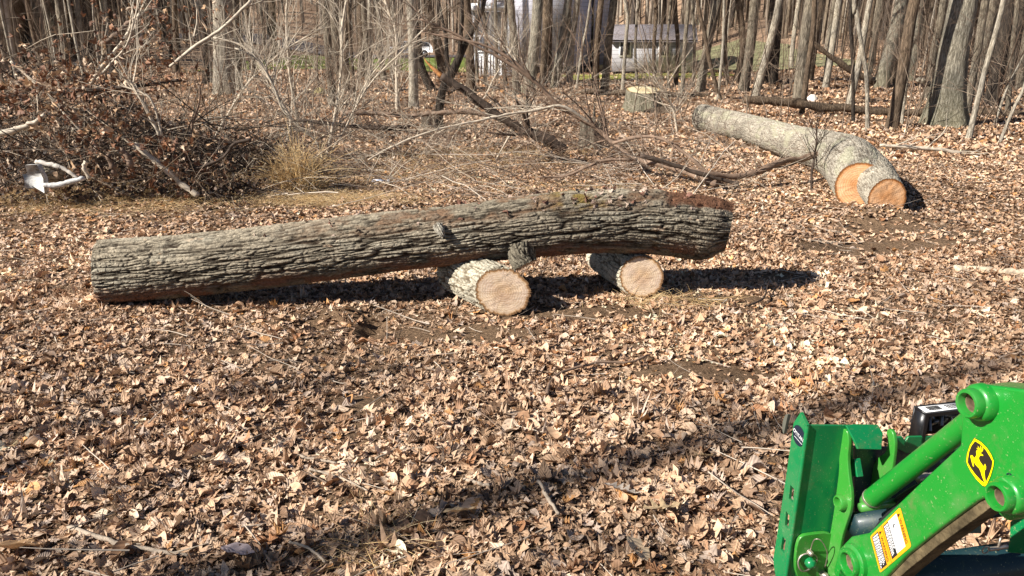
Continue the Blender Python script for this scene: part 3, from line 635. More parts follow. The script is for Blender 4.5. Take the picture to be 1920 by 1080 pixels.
while placed < 190:
    Y = 22 + 75 * R_.random() ** 1.25; s = R_.uniform(-.74, .74); x = s * Y
    if Y > 45 and placed > 170 : continue
    if -17 < x < -4 and 44 < Y < 92: continue
    if 1 < x < 14 and 36 < Y < 62: continue
    if 14 <= x < 19 and 44 < Y < 60: continue
    if -.06 < s < .24 and Y < 50: continue
    if -.12 < s < .26 and Y < 62 and R_.random() < .75: continue
    if Y < 28 and R_.random() < .55: continue
    if any((x - a) ** 2 + (Y - b2) ** 2 < .5 for a, b2 in PTS): continue
    PTS.append((x, Y)); q = int(R_.choice(8, p=[.17, .15, .12, .06, .17, .13, .15, .05])); nm, adj, ta, tb, r0 = KINDS[q]
    z = float(gz(x, Y)); loc = np.array([x, Y, z]); reg = region(x, Y); sz = R_.uniform(.8, 1.3)
    e = empty(nm, loc, f'{adj} bare {"tree" if r0 > .1 else "sapling"} standing among many {reg}', 'tree', f'{adj} forest trees {reg}')
    e.rotation_euler = (R_.normal(0, .035), R_.normal(.02, .05), R_.uniform(0, 6.28)); e.scale = (sz, sz, sz)
    for src in (ta, tb):
        c_ = src.copy(); C.objects.link(c_); c_.parent = e
    placed += 1
for nm, adj, ta, tb, r0 in KINDS: bpy.data.objects.remove(ta); bpy.data.objects.remove(tb)
# far wood, one mass
P, RR = [], []
R_ = np.random.default_rng(33)
for q in range(5200):
    Y = R_.uniform(60, 175) if q > 900 else R_.uniform(40, 70); x = R_.uniform(-.78, .78) * Y
    if -26 < x < 10 and Y < 96: continue
    if 0 < x < 20 and Y < 66: continue
    z = float(gz(x, Y)); h = R_.uniform(9, 16); r = R_.choice([.04, .07, .11, .16, .2], p=[.3, .3, .2, .13, .07]); lx, ly = R_.normal(0, .7, 2)
    P.append([[x, Y, z - .2], [x + lx * .1, Y + ly * .1, z + h * .25], [x + lx * .45, Y + ly * .5, z + h * .6], [x + lx, Y + ly, z + h]]); RR.append([r * 1.2, r, r * .7, r * .2])
V, Q = tubes(np.array(P), np.array(RR), 5)
cc = np.array([[.25, .20, .155], [.12, .09, .065], [.36, .31, .25], [.06, .048, .04], [.18, .14, .10]])[R_.integers(0, 5, len(P))]
tag(mk('far_woods', V, Q, None, attrmat('far_bark', .9, .15, 0, 10, .35, nscale=3)[0], col=np.repeat(cc, 20, 0), smooth=True), 'mass of distant bare trunks filling the background', 'woods', kind='stuff')
# fine branches of the understorey
out = []
R_ = np.random.default_rng(44)
for q in range(1250):
    Y = 16 + 75 * R_.random() ** 1.3; s = R_.uniform(-.75, .75); x = s * Y
    if -.1 < s < .26 and Y > 24 and R_.random() < .25: continue
    if Y < 24 and (-.2 < s < .5) and R_.random() < .8: continue
    if s < -.3 and Y < 50 and R_.random() < .6: continue
    if -26 < x < 8 and Y > 44: continue
    if 1 < x < 20 and 38 < Y < 64: continue
    z = float(gz(x, Y)); h = R_.uniform(1.0, 3.6)
    grow(out, np.array([x, Y, z - .05]), np.array([R_.normal(0, .25), R_.normal(0, .25), 1]), h, .012 + Y * .00018, 3 if q % 2 else 2, R_, .55, 4, .0, .08)
V, Q = twigmesh(out, 3)
cc = np.repeat(np.array([[.30, .23, .17], [.12, .085, .06], [.22, .165, .12], [.15, .10, .07]])[R_.integers(0, 4, len(out))], 15, 0)
tag(mk('underbrush', V, Q, None, attrmat('brush_bark', .9, .15, 0, 10, .3, nscale=3)[0], col=cc, smooth=True), 'tangle of fine bare undergrowth twigs between the trees', 'underbrush', kind='stuff')

# ---------------------------------------------------------------- house, fence, car
b = gh(1108, 150); HY = 43.5
n1 = np.array([-math.sin(math.radians(28)), -math.cos(math.radians(28)), 0]); e1 = np.array([math.cos(math.radians(28)), -math.sin(math.radians(28)), 0])   # facing, and along to the right
cor = ad(1064, 150, HY); cor[2] = float(gz(cor[0], cor[1])); ZB = cor[2]
def siding(name, c, sc=1.0):
    m, nt, b = newmat(name, .7, .3)
    se = N(nt, 'ShaderNodeSeparateXYZ'); nt.links.new(coords(nt), se.inputs[0])
    mu = N(nt, 'ShaderNodeMath', _operation='MULTIPLY'); mu.inputs[1].default_value = 1 / (.115 * sc); nt.links.new(se.outputs[2], mu.inputs[0])
    fr = N(nt, 'ShaderNodeMath', _operation='FRACT'); nt.links.new(mu.outputs[0], fr.inputs[0])
    r = ramp(nt, fr.outputs[0], [(0, tuple(x * .45 for x in c)), (.16, c), (1, c)]); nt.links.new(r.outputs[0], b.inputs['Base Color'])
    bp = N(nt, 'ShaderNodeBump', Strength=.8, Distance=.03); nt.links.new(fr.outputs[0], bp.inputs['Height']); nt.links.new(bp.outputs[0], b.inputs['Normal'])
    return m
SDG = siding('grey_siding', (.60, .59, .66), 1.9); WHT = simple('white_trim', (.78, .78, .78), .5, .4); ROOF = simple('roof_shingles', (.20, .18, .19), .9, .2, noise=.3, nscale=9)
DARK = simple('dark_opening', (.03, .03, .035), .3, .5); BLK = simple('black_paint', (.012, .012, .014), .35, .5)
def wallbox(g, a, e, nrm, L, h0, h1, th):      # wall from point a along e, outer face at nrm side
    cz = (h0 + h1) / 2; g.box(a + e * L / 2 - nrm * th / 2 + [0, 0, cz], L, th, h1 - h0, ax=[e, nrm, [0, 0, 1]])
up = np.array([0, 0, 1.])
LW = 5.6                               # lit wall length to the left of the corner
t = empty('house', cor, 'tall house with grey horizontal siding half hidden by trunks', 'house')
g = Geo(); wallbox(g, cor - e1 * LW, e1, n1, LW, .35, 7.2, .2); g.obj('front_wall', SDG, t)
s1 = -n1                                # the shaded wall runs back from the corner
g = Geo(); wallbox(g, cor + s1 * .2, s1, e1, 5.8, .35, 7.2, .2); g.obj('side_wall', siding('grey_siding_shaded', (.48, .49, .64), 1.9), t)  # bluer, darker copy of the grey siding: the wall's shade put into colour
g = Geo(); g.box(cor + e1 * .06 + n1 * .06 + up * 3.7, .16, .16, 7.0, ax=[e1, n1, up]); g.box(cor + s1 * 3.2 + e1 * .06 + up * 3.6, .1, .1, 6.6, ax=[e1, n1, up]); g.obj('downspout', BLK, t)
g = Geo(); g.box(cor - e1 * LW / 2 + s1 * 2.9 + up * .1, LW - .3, 5.6, .5, ax=[e1, n1, up]); g.obj('crawl_gap_dark', DARK, t)  # near-black block standing in for the shaded gap under the walls
rf = cor - e1 * LW / 2 + s1 * 2.9 + up * 7.2; g = Geo(); hw, hl = LW / 2 + .5, 3.5
vv = [rf + e1 * a * hw + n1 * b_ * hl for a in (-1, 1) for b_ in (-1, 1)] + [rf + n1 * b_ * hl + up * 2.4 for b_ in (-1, 1)]
g.add(vv, [(0, 4, 5, 1), (2, 3, 5, 4), (0, 1, 3, 2)], [(0, 2, 4), (1, 5, 3)]); g.obj('roof', ROOF, t)
for fx, z0, hh in ((-3.9, 3.9, 1.3), (-1.6, 3.9, 1.3)):
    g = Geo(); g.box(cor + e1 * fx + n1 * .03 + up * (z0 + hh / 2), 1.1, .08, hh + .2, ax=[e1, n1, up]); wf = g.obj('window', WHT, t)
    g = Geo(); g.box(cor + e1 * fx + n1 * .075 + up * (z0 + hh / 2), .9, .02, hh, ax=[e1, n1, up]); g.obj('pane', DARK, wf)
# low wing
wc = ad(1146, 140, 42.0); wc[2] = ZB; LWg = 4.1
t = empty('shed', wc, 'low grey sided shed with two white framed windows, right of the tall house', 'shed')
n2 = np.array([-math.sin(math.radians(8)), -math.cos(math.radians(8)), 0]); e2 = np.array([math.cos(math.radians(8)), -math.sin(math.radians(8)), 0])
z0 = ad(1200, 134, 42)[2] - ZB; z1 = ad(1200, 74, 42)[2] - ZB; z2 = ad(1200, 46, 44)[2] - ZB
g = Geo(); wallbox(g, wc, e2, n2, LWg, z0, z1, .15); wallbox(g, wc + e2 * LWg - n2 * .16, -n2, e2, 3, z0, z1, .15); wallbox(g, wc - n2 * 3.2, e2, -n2, LWg, z0, z1, .15); wallbox(g, wc - n2 * .16, -n2, -e2, 3, z0, z1, .15); g.obj('wall', siding('shed_siding', (.38, .37, .39), 1.8), t)
g = Geo(); g.box(wc + e2 * LWg / 2 - n2 * 1.6 + up * z0 / 2, LWg - .3, 3.0, z0, ax=[e2, n2, up]); g.obj('crawl_space', DARK, t)
g = Geo(); q = wc + e2 * LWg / 2 - n2 * 1.6; hw, hl = LWg / 2 + .2, 1.85
vv = [q + e2 * a * hw + n2 * b_ * hl + up * (z1 - .02) for a in (-1, 1) for b_ in (-1, 1)] + [q + e2 * a * hw + up * z2 for a in (-1, 1)]
vv2 = [v - up * .1 for v in vv]
g.add(vv, [(0, 2, 5, 4), (1, 4, 5, 3)], [(0, 4, 1), (2, 3, 5)]); g.add(vv2, [(0, 4, 5, 2), (1, 3, 5, 4)]); rfo = g.obj('roof', ROOF, t)
for px_ in (1172, 1245):
    c = ad(px_, 92, 42); d = (c - wc) @ e2; c = wc + e2 * d; zz = ad(px_, 90, 42)[2] - ZB
    g = Geo(); g.box(c + n2 * .03 + up * zz, .62, .07, .86, ax=[e2, n2, up]); wf = g.obj('window', WHT, t)
    g = Geo(); g.box(c + n2 * .07 + up * zz, .48, .02, .72, ax=[e2, n2, up]); g.obj('pane', DARK, wf)
# white porch left of the house
pc = ad(884, 146, 41.5); pc[2] = ZB
t = empty('porch', pc, 'white porch with railing and roof at the left end of the house', 'porch')
g = Geo(); g.box(pc + [1.0, 1.0, 1.0], 2.1, 2.2, .14); g.obj('deck', WHT, t)
g = Geo(); g.box(pc + [1.0, .95, 3.3], 2.5, 2.4, .18); g.box(pc + [1.0, .95, 3.46], 2.2, 2.1, .14); g.obj('porch_roof', WHT, t)
for dx in (0.05, 1.0, 1.95):
    g = Geo(); g.box(pc + [dx, 0, 1.6], .14, .14, 3.22); g.obj('post', WHT, t)
g = Geo(); g.box(pc + [1, -.02, 1.95], 2, .07, .08); g.box(pc + [1, -.02, 1.2], 2, .07, .08)
for q in np.arange(.18, 1.9, .14): g.box(pc + [q, -.02, 1.57], .05, .045, .66)
g.obj('railing', WHT, t)
g = Geo()
for q in range(6): g.box(pc + [1.75 - .02 * q, -.2 - .24 * q, .9 - q * .16], .9, .26, .05)
g.obj('steps', WHT, t)
g = Geo(); wallbox(g, pc + [0, 2.15, 0], np.array([1., 0, 0]), np.array([0, -1., 0]), 2.1, 1.0, 3.2, .1); g.obj('back_wall', siding('porch_siding', (.6, .6, .62)), t)
# picket fence
for q in range(2):
    f0 = ad(893 + q * 22, 150, 39.8); f0[2] = float(gz(f0[0], f0[1])); g = Geo()
for_f = ad(890, 150, 40.2); for_f[2] = float(gz(for_f[0], for_f[1]))
t = empty('picket_fence', for_f, 'short white picket fence in front of the porch', 'fence')
g = Geo(); g.box(for_f + [.75, .03, .35], 1.6, .04, .08); g.box(for_f + [.75, .03, .85], 1.6, .04, .08); g.obj('rail', WHT, t)
g = Geo()
for q in range(11):
    c = for_f + [q * .15, 0, 0]; g.box(c + up * .55, .09, .025, 1.0); g.add([c + [-.045, -.0125, 1.05], c + [.045, -.0125, 1.05], c + [0, -.0125, 1.15], c + [-.045, .0125, 1.05], c + [.045, .0125, 1.05], c + [0, .0125, 1.15]], None, [(0, 1, 2), (3, 5, 4)])
g.obj('pickets', WHT, t)
# car on the road
cb = ad(768, 100, 82); cb[2] = float(gz(cb[0], cb[1])) + .15; ca = math.radians(200); ef = np.array([math.cos(ca), math.sin(ca), 0]); es = np.array([-math.sin(ca), math.cos(ca), 0])
t = empty('parked_car', cb, 'white parked car on the road beyond the lawn, glimpsed between trunks', 'car')
prof = [(2.15, .35), (2.2, .75), (1.9, .92), (1.05, 1.0), (.45, 1.48), (-.9, 1.55), (-1.9, 1.35), (-2.15, .95), (-2.2, .4)]
g = Geo(); nb = len(prof); A = [cb + ef * a + es * .88 + up * z for a, z in prof]; B2 = [cb + ef * a - es * .88 + up * z for a, z in prof]
for q in (3, 4, 5, 6):
    pass
for k in (4, 5, 6): A[k] = A[k] - es * .16; B2[k] = B2[k] + es * .16
tt = tessellate_polygon([[Vector((a, z, 0)) for a, z in prof]])
g.add(A + B2, [(q, (q + 1) % nb, nb + (q + 1) % nb, nb + q) for q in range(nb)], [tuple(x) for x in tt] + [tuple(nb + y for y in x[::-1]) for x in tt])
g.obj('body', simple('white_car_paint', (.8, .8, .82), .25, .5, coat=.5), t)
GL = simple('car_glass', (.03, .035, .045), .08, .6)
for sd in (-1, 1):
    g = Geo(); o_ = es * sd * .80; pl_ = [(.98, 1.02), (.42, 1.42), (-.85, 1.48), (-1.75, 1.3), (-1.9, 1.0)]; vs = [cb + ef * a + es * sd * (.895 if z < 1.1 else .75) + up * z for a, z in pl_]
    g.add(vs, None, [(0, q, q + 1) for q in range(1, 4)]); g.obj('side_window', GL, t)
g = Geo(); g.add([cb + ef * 1.06 + es * .75 + up * 1.03, cb + ef * 1.06 - es * .75 + up * 1.03, cb + ef * .5 - es * .62 + up * 1.46, cb + ef * .5 + es * .62 + up * 1.46], [(0, 1, 2, 3)]); g.obj('windscreen', GL, t)
TY = simple('tyre_rubber', (.02, .02, .02), .9, .2); MT = simple('steel', (.55, .54, .52), .35, .5, metal=.9)
for a in (1.35, -1.35):
    for sd in (-1, 1):
        c = cb + ef * a + es * sd * .80 + up * .32; g = Geo(); g.tube([c - es * .11, c + es * .11], [.33, .33], 20, True); wh = g.obj('wheel', TY, t)
        g = Geo(); g.tube([c + es * sd * .1, c + es * sd * .125], [.19, .18], 12, True); g.obj('rim', MT, wh)
for sd in (-1, 1):
    g = Geo(); g.box(cb + ef * 2.17 + es * sd * .62 + up * .72, .08, .34, .14, ax=[ef, es, up]); g.obj('headlight', MT, t)

# ---------------------------------------------------------------- hand placed branches and saplings
def stick(pxs, r0, r1, Y=None, name='fallen_branch', label='', mat=None, cat='branch', group=None, twigs=0, seed=1, k=8, tl=.6, Ys=None, floor=True, tmat=None, tdepth=1, parent=None, tup=.4):
    if Y is None: Y = gh(*pxs[0])[1]
    ys = Ys or [Y] * len(pxs); P = np.array([ad(x, y, yy) for (x, y), yy in zip(pxs, ys)])
    n = max(10, len(P) * 4); tt = np.linspace(0, 1, n); S = spl(P, tt); pm = (np.mean(ys) * cP + .5) / FPX
    if floor:
        gg = gz(S[:, 0], S[:, 1]); S[:, 2] = np.maximum(S[:, 2], gg + .012)
    rr = (r0 + (r1 - r0) * tt) * pm; R_ = np.random.default_rng(seed)
    S[1:-1] += R_.normal(0, .25, (n - 2, 3)) * rr[1:-1, None] * .5
    g = Geo(); rk = rr * (1 + .12 * R_.normal(size=n)); g.tube(S, rk, k, True)
    base = S[0].copy()
    if not twigs:
        o = g.obj(name, mat, parent, smooth=True, origin=base)
        return o if parent is not None else tag(o, label, cat, group)
    t = parent or empty(name, base, label, cat, group); g.obj('stem' if parent is None else 'limb', mat, t, smooth=True)
    out = []
    for q in range(twigs):
        i = R_.integers(n // 6, n - 1); d = S[i] - S[i - 1]; d = d / np.linalg.norm(d) + R_.normal(0, .55, 3) + [0, 0, tup * .5]
        grow(out, S[i], d, tl * R_.uniform(.4, 1.2), max(rr[i] * .45, .0022), tdepth, R_, .5, 3, .02, .1)
    V, Q = twigmesh(out, 3); mk('twigs', V, Q, None, tmat or mat, t, smooth=True)
    return t
TP, TB, TD = M['twig_pale'], M['twig_brown'], M['twig_dark']
# arched snapped branch with an orange splinter
t = stick([(1060, 282), (1030, 264), (990, 246), (950, 226), (900, 192), (860, 162), (828, 143)], 11, 6.5, Y=12.6, label='thick dark snapped branch arching up to a torn orange tip', mat=TD, floor=False, twigs=5, seed=4, k=10, tl=.8)
S = np.array([ad(828, 143, 12.6), ad(812, 128, 12.6), ad(800, 116, 12.6), ad(795, 108, 12.6)]); g = Geo(); g.tube(spl(S, np.linspace(0, 1, 12)), np.linspace(.045, .006, 12) * np.array([1, 1, .9, .9, .8, .8, .7, .75, .7, .6, .5, .3]), 7, True)
g.obj('splintered_tip', simple('torn_wood', (.48, .21, .07), .6, .3, noise=.5, nscale=30, bump=.6), t, smooth=True)
t = stick([(1345, 343), (1310, 332), (1250, 311), (1190, 298), (1150, 268), (1105, 232), (1050, 200), (1000, 150), (940, 110), (900, 90), (850, 62), (788, 36)], 6.5, 1.8, Ys=[10.2, 10.5, 11, 11.4, 11.7, 11.9, 12, 12, 12, 12, 12, 12], label='long dark branch arching from the upper left down behind the long log', mat=TB, twigs=30, seed=8, k=9, tl=1.2, tdepth=2)
stick([(1000, 150), (960, 112), (905, 84), (840, 70), (790, 60)], 3.5, 1.2, Y=12.0, parent=t, mat=TB, floor=False, twigs=0)
stick([(1108, 232), (1055, 200), (1010, 206), (960, 213), (900, 226), (840, 238), (780, 256), (730, 278), (690, 300)], 3.2, 1.4, Ys=[11.9, 11.8, 11.7, 11.6, 11.4, 11.2, 11, 10.8, 10.6], label='smooth tan branch arching low to the left from the long dark branch', mat=TP, twigs=26, seed=9, tl=.9, tdepth=2)
stick([(1150, 268), (1200, 256), (1240, 260), (1290, 292), (1345, 342)], 4, 3, Ys=[11, 10.8, 10.6, 10.4, 10.2], label='thin brown branch bowed over the ground left of the pale fallen trunk', mat=TB, twigs=7, seed=10, tl=.5)
stick([(1195, 300), (1140, 300), (1100, 313), (1060, 330), (1010, 332)], 3.5, 2, label='thin branch on the leaves behind the middle of the long log', Y=10.4, mat=TB, twigs=6, seed=11, tl=.5)
stick([(1290, 318), (1330, 326), (1375, 331), (1420, 322), (1460, 305), (1500, 298), (1540, 288)], 5, 7, label='thick gnarled brown limb lying on the leaves up to the pale fallen trunk', Ys=[10.2, 10.2, 10.3, 10.4, 10.6, 10.8, 11], mat=TB, twigs=6, seed=12, tl=.7, k=10)
stick([(1200, 292), (1250, 305), (1300, 322), (1350, 336), (1385, 345)], 4, 4, label='brown limb on the leaves left of the gnarled limb', Y=10.0, mat=TD, seed=13)
stick([(640, 212), (700, 212), (760, 218), (800, 214), (860, 210), (905, 214), (960, 228)], 5, 4, label='long weathered pole lying across the clearing before the crooked tree', Y=14.5, mat=TB, twigs=8, seed=14, tl=.8)
stick([(560, 225), (620, 232), (700, 240), (770, 236)], 3.5, 3, label='brown stick lying left of the crooked tree', Y=13.6, mat=TD, twigs=6, seed=15)
stick([(1090, 172), (1180, 174), (1270, 178), (1330, 182)], 5, 5, Y=27, label='old straight log lying beyond the fresh stump', mat=M['bark_brown'], name='old_log', cat='log', seed=16)
stick([(1395, 186), (1450, 190), (1540, 199), (1640, 208), (1700, 212), (1740, 208)], 8, 7, Y=20.2, label='long brown rotting log lying beyond the pale fallen trunk', mat=M['bark_brown'], name='old_log', cat='log', seed=17, k=12)
stick([(1830, 212), (1880, 216), (1935, 222)], 9, 9, Y=20.5, label='rotting log at the right edge of the photo behind the slanting sapling', mat=M['bark_brown'], name='old_log', cat='log', seed=18, k=12)
stick([(1650, 272), (1700, 276), (1760, 280), (1800, 288)], 3, 4, Y=13.6, label='pale bare stick on the leaves right of the forked trunk', mat=TP, seed=19, twigs=6, tl=.5)
stick([(1500, 60), (1540, 92), (1590, 128), (1640, 155)], 4, 6, Y=24, label='broken dead limb caught slanting among the trunks at the right', mat=M['bark_brown'], floor=False, seed=20)
stick([(1722, 148), (1735, 155), (1742, 158)], 5, 5, Y=19, label='pale broken log end sticking up left of the biggest trunk', mat=M['bark_pale'], floor=False, seed=21, k=12)
for q, (pp, r0, r1, lb) in enumerate([
    ([(537, 270), (545, 225), (517, 177), (500, 133), (473, 102), (448, 83), (400, 70)], 3.2, 1.4, 'pale wiry sapling leaning left beside the whitest trunk'),
    ([(560, 250), (558, 225), (544, 142), (537, 46), (540, -20)], 2.6, 1.6, 'pale straight sapling left of the golden grass clump'),
    ([(612, 300), (627, 225), (640, 135), (642, 48), (652, -10)], 3.4, 2, 'tallest pale forked sapling above the golden grass clump'),
    ([(606, 300), (590, 262), (560, 238), (530, 205), (512, 160), (480, 110), (440, 90)], 2.8, 1.2, 'pale sapling bowing far to the left above the golden grass clump'),
    ([(610, 300), (640, 255), (668, 200), (700, 150), (760, 90), (800, 50)], 2.4, 1.1, 'pale sapling bowing right above the golden grass clump'),
    ([(746, 212), (744, 150), (742, 58), (728, 20), (715, -30)], 3.4, 2.4, 'slender tan sapling before the lawn, left of the crooked tree'),
    ([(655, 262), (665, 205), (690, 150), (735, 100), (800, 70)], 2, 1, 'thin whip sapling slanting right behind the golden grass clump'),
    ([(800, 262), (850, 232), (900, 195), (930, 140), (962, 90)], 1.8, .9, 'thin wand slanting up right across the torn branch'),
    ([(400, 262), (430, 210), (470, 150), (540, 90), (610, 50)], 2.6, 1.2, 'thin bare branch rising right from the end of the brush pile'),
    ([(1010, 215), (985, 150), (960, 100), (930, 60)], 2.2, 1.1, 'thin twiggy wand before the stout grey trunk'),
    ([(930, 300), (960, 250), (1010, 200), (1060, 180)], 1.8, .9, 'thin wand crossing low behind the long log'),
    ([(1270, 250), (1262, 205), (1248, 180), (1225, 140)], 2.4, 1.4, 'thin bare shoot right of the fresh stump'),
]):
    stick(pp, r0, r1, name='sapling', cat='sapling', label=lb, mat=TP, twigs=26, seed=60 + q, tl=1.0, tdepth=2, k=7, floor=False)
stick([(1521, 358), (1522, 325), (1528, 290), (1531, 262), (1530, 235)], 2.6, 1.2, name='sapling', cat='sapling', label='small dark twiggy sapling standing in front of the fallen grey trunk', mat=TD, twigs=22, seed=90, tl=.55, tdepth=1, floor=False, tup=1.2)
stick([(1490, 345), (1540, 335), (1590, 300), (1640, 280)], 1.6, .8, name='sapling', cat='sapling', label='thin dark twigs fanning low before the sawn fork', mat=TD, twigs=12, seed=91, tl=.5, tdepth=1)
# low bare shrubs between the log and the trees
R_ = np.random.default_rng(5)
spots = [(470, 330), (530, 300), (690, 320), (740, 345), (790, 300), (850, 330), (900, 290), (985, 310), (1050, 290), (700, 270), (620, 345), (860, 270), (440, 260), (1330, 268), (1180, 330), (760, 275), (560, 200), (690, 190), (1240, 235), (960, 255), (1000, 345), (1420, 345), (1560, 340)]
for q, (x, y) in enumerate(spots):
    b0 = gh(x, y); out = []
    for s in range(8):
        grow(out, b0 + R_.normal(0, .1, 3) * [1, 1, 0], np.array([R_.normal(0, .8), R_.normal(0, .5), .55]), R_.uniform(.6, 1.5), .0055, 2, R_, .45, 4, -.02, .13)
    V, Q = twigmesh(out, 3)
    where = ('left of the golden grass clump' if x < 545 else 'right of the golden grass clump' if x < 720 else 'behind the middle of the long log' if x < 900 else 'around the snapped branch' if x < 1100 else 'near the fallen grey trunk')
    tag(mk('bare_shrub', V, Q, None, [TP, TB, TB][q % 3], origin=b0, smooth=True), f'low tangle of thin bare stems {where}', 'shrub', f'low bare shrubs {where}')

# ---------------------------------------------------------------- brush pile
R_ = np.random.default_rng(77); out = []; SURF = []
def pilez(x, y): return 1.85 * math.exp(-((x + 6.9) / 1.8) ** 2 - ((y - 11.2) / 1.6) ** 2) + .75 * math.exp(-((x + 3.9) / 1.1) ** 2 - ((y - 10.8) / 1.1) ** 2)
while len(out) < 7500:
    x = R_.uniform(-9.0, -2.6); y = R_.uniform(8.9, 13.5); h = pilez(x, y)
    if h < .12: continue
    z = float(gz(x, y)) + h * R_.random() ** .6; a = R_.uniform(0, 6.28)
    grow(out, np.array([x, y, z]), np.array([math.cos(a), .6 * math.sin(a), R_.normal(.12, .35)]), R_.uniform(.5, 1.5), R_.choice([.004, .007, .012]), 2, R_, .5, 3, -.02, .1)
V, Q = twigmesh(out, 3); cc = np.repeat(np.array([[.07, .052, .04], [.46, .38, .29], [.04, .03, .024], [.16, .12, .085]])[R_.integers(0, 4, len(out))], 15, 0)
tag(mk('brushwood', V, Q, None, bpy.data.materials['brush_bark'], col=cc, smooth=True), 'heaped tangle of cut brush and dark twigs at the left', 'brush', kind='stuff')
R_ = np.random.default_rng(78)
for q, (pp, r0, r1, Y, mt, lb) in enumerate([
    ([(-10, 252), (30, 243), (60, 232), (84, 214)], 6, 3.5, 9.3, TP, 'smooth tan curved limb poking out at the left edge of the photo'),
    ([(170, 156), (195, 120), (225, 85), (262, 26)], 3.6, 3, 10.6, TP, 'straight tan branch slanting up right out of the brush pile'),
    ([(182, 150), (215, 112), (240, 80), (256, 20), (262, -20)], 2.4, 1.5, 10.5, TP, 'thin pale branch beside the straight slanting one in the brush pile'),
    ([(190, 86), (215, 66), (240, 46), (262, 28)], 5, 4, 12.5, TB, 'thicker brown broken limb slanting behind the brush pile'),
    ([(300, 256), (275, 205), (255, 170), (244, 150)], 3.6, 2, 9.6, TP, 'pale branch standing up left in the middle of the brush pile'),
    ([(304, 255), (285, 190), (262, 172), (222, 160)], 2.4, 1.4, 9.6, TP, 'pale crooked twig beside the upright pale branch in the brush pile'),
    ([(252, 270), (275, 290), (310, 318), (345, 348), (372, 368)], 4.5, 5.5, 9.2, TP, 'tan debarked limb lying down the front of the brush pile'),
    ([(360, 262), (360, 235), (374, 190), (374, 160)], 3, 1.6, 9.8, TB, 'forked brown stub standing at the right of the brush pile'),
    ([(318, 125), (370, 84), (420, 50), (470, 2)], 3.2, 3, 11.5, TP, 'olive branch slanting up across the whitest trunk'),
    ([(0, 180), (80, 176), (160, 170), (250, 162), (340, 150)], 4, 3, 10.8, TD, 'dark limb laid across the top of the brush pile'),
    ([(470, 262), (440, 270), (410, 300), (330, 330)], 3, 3, 9.4, TD, 'dark limb at the right foot of the brush pile'),
    ([(20, 115), (60, 150), (110, 200), (165, 262)], 2.6, 2, 9.9, TP, 'long pale straight twig slanting down right over the brush pile'),
    ([(228, 282), (240, 295), (245, 312)], 6, 6, 9.0, TB, 'short stout stub leaning at the foot of the brush pile'),
    ([(162, 303), (158, 314), (168, 336)], 4.5, 4, 8.9, TP, 'short curved tan stub by the white pipe'),
    ([(200, 290), (212, 315), (214, 330)], 5, 5, 9.0, TB, 'short brown root stub right of the white pipe'),
]):
    stick(pp, r0, r1, Y=Y, label=lb, mat=mt, twigs=8 if q in (1, 2, 4, 5, 8, 9, 10, 11) else 0, seed=200 + q, tl=.7, floor=False)
WP = simple('white_plastic', (.46, .45, .43), .5, .3, noise=.25, nscale=18, bump=.6, bscale=30)
stick([(82, 347), (105, 347), (130, 342), (158, 334)], 5, 5, Y=8.75, name='plastic_pipe', cat='pipe', label='white plastic pipe lying at the foot of the brush pile', mat=WP, seed=3, floor=False)
o = stick([(66, 302), (90, 308), (112, 313), (135, 326), (150, 340)], 4.5, 3.5, Y=8.95, label='bleached curved branch bowing over the white pipe', mat=simple('bleached_wood', (.6, .55, .48), .7, .3, noise=.2), seed=6, floor=False)
c = ad(60, 338, 8.75); g = Geo(); prof = [(-.10, -.09), (.05, -.10), (.14, -.14), (.13, .02), (.06, .17), (-.02, .18), (-.04, .08), (-.12, .06), (-.06, 0)]
vs = [c + [a, .05 * math.sin(q * 2.1), z] for q, (a, z) in enumerate(prof)]; tt = tessellate_polygon([[Vector((a, z, 0)) for a, z in prof]]); nb = len(prof)
g.add(vs + [v + [0.02, .06, 0] for v in vs], [(q, (q + 1) % nb, nb + (q + 1) % nb, nb + q) for q in range(nb)], [tuple(x) for x in tt] + [tuple(nb + y for y in x[::-1]) for x in tt])
tag(g.obj('plastic_scrap', WP, origin=c), 'torn white plastic scrap beside the small dark log at the left', 'plastic scrap')
sl_ = barklog(np.array([ad(70, 326, 9.0), ad(90, 325, 9.05), ad(112, 328, 9.15)]) , np.array([.12, .125, .11]), 120, 120, (.06, .03), .012, (.45, .40, .30), (.12, .09, .06), 87, .1)
t = empty('short_log', ad(90, 340, 9.05), 'small mossy cut log half under the brush pile behind the white plastic scrap', 'log'); bark_part('bark', sl_, t)
cap(sl_['r0'], sl_['th'], False, 'cut_end', M['wood_tan'], t, .006, 21); cap(sl_['r1'], sl_['th'], True, 'cut_end', M['wood_tan'], t, .006, 22)
# stones
def stone(px_, py_, w_, h_, mat, label, seed):
    b0 = gh(px_, py_); pm = (b0[1] * cP + .6) / FPX; n = 24; a, e = np.meshgrid(np.linspace(0, 2 * math.pi, n, endpoint=False), np.linspace(-.5, math.pi / 2, 12), indexing='xy')
    x, y, z = np.cos(e) * np.cos(a), np.cos(e) * np.sin(a), np.sin(e); k = 1 + .25 * fbm(x * 1.5, y * 1.5, z * 1.5, 3, seed)
    V = np.stack([x * k * w_ * pm / 2, y * k * w_ * pm / 2.4, z * k * h_ * pm], -1); i = np.arange(12 * n).reshape(12, n); i2 = np.roll(i, -1, 1)
    tag(mk('stone', V.reshape(-1, 3) + b0, np.stack([i[:-1], i2[:-1], i2[1:], i[1:]], -1).reshape(-1, 4), None, mat, origin=b0, smooth=True), label, 'stone')
stone(1522, 190, 22, 13, simple('white_stone', (.75, .70, .64), .8, .3, noise=.1), 'white stone at the foot of the bank behind the brown rotting log', 3)
stone(600, 176, 26, 12, simple('mossy_stone', (.35, .30, .14), .9, .2, noise=.3), 'ochre mossy stone on the leaves left of the tan sapling', 5)
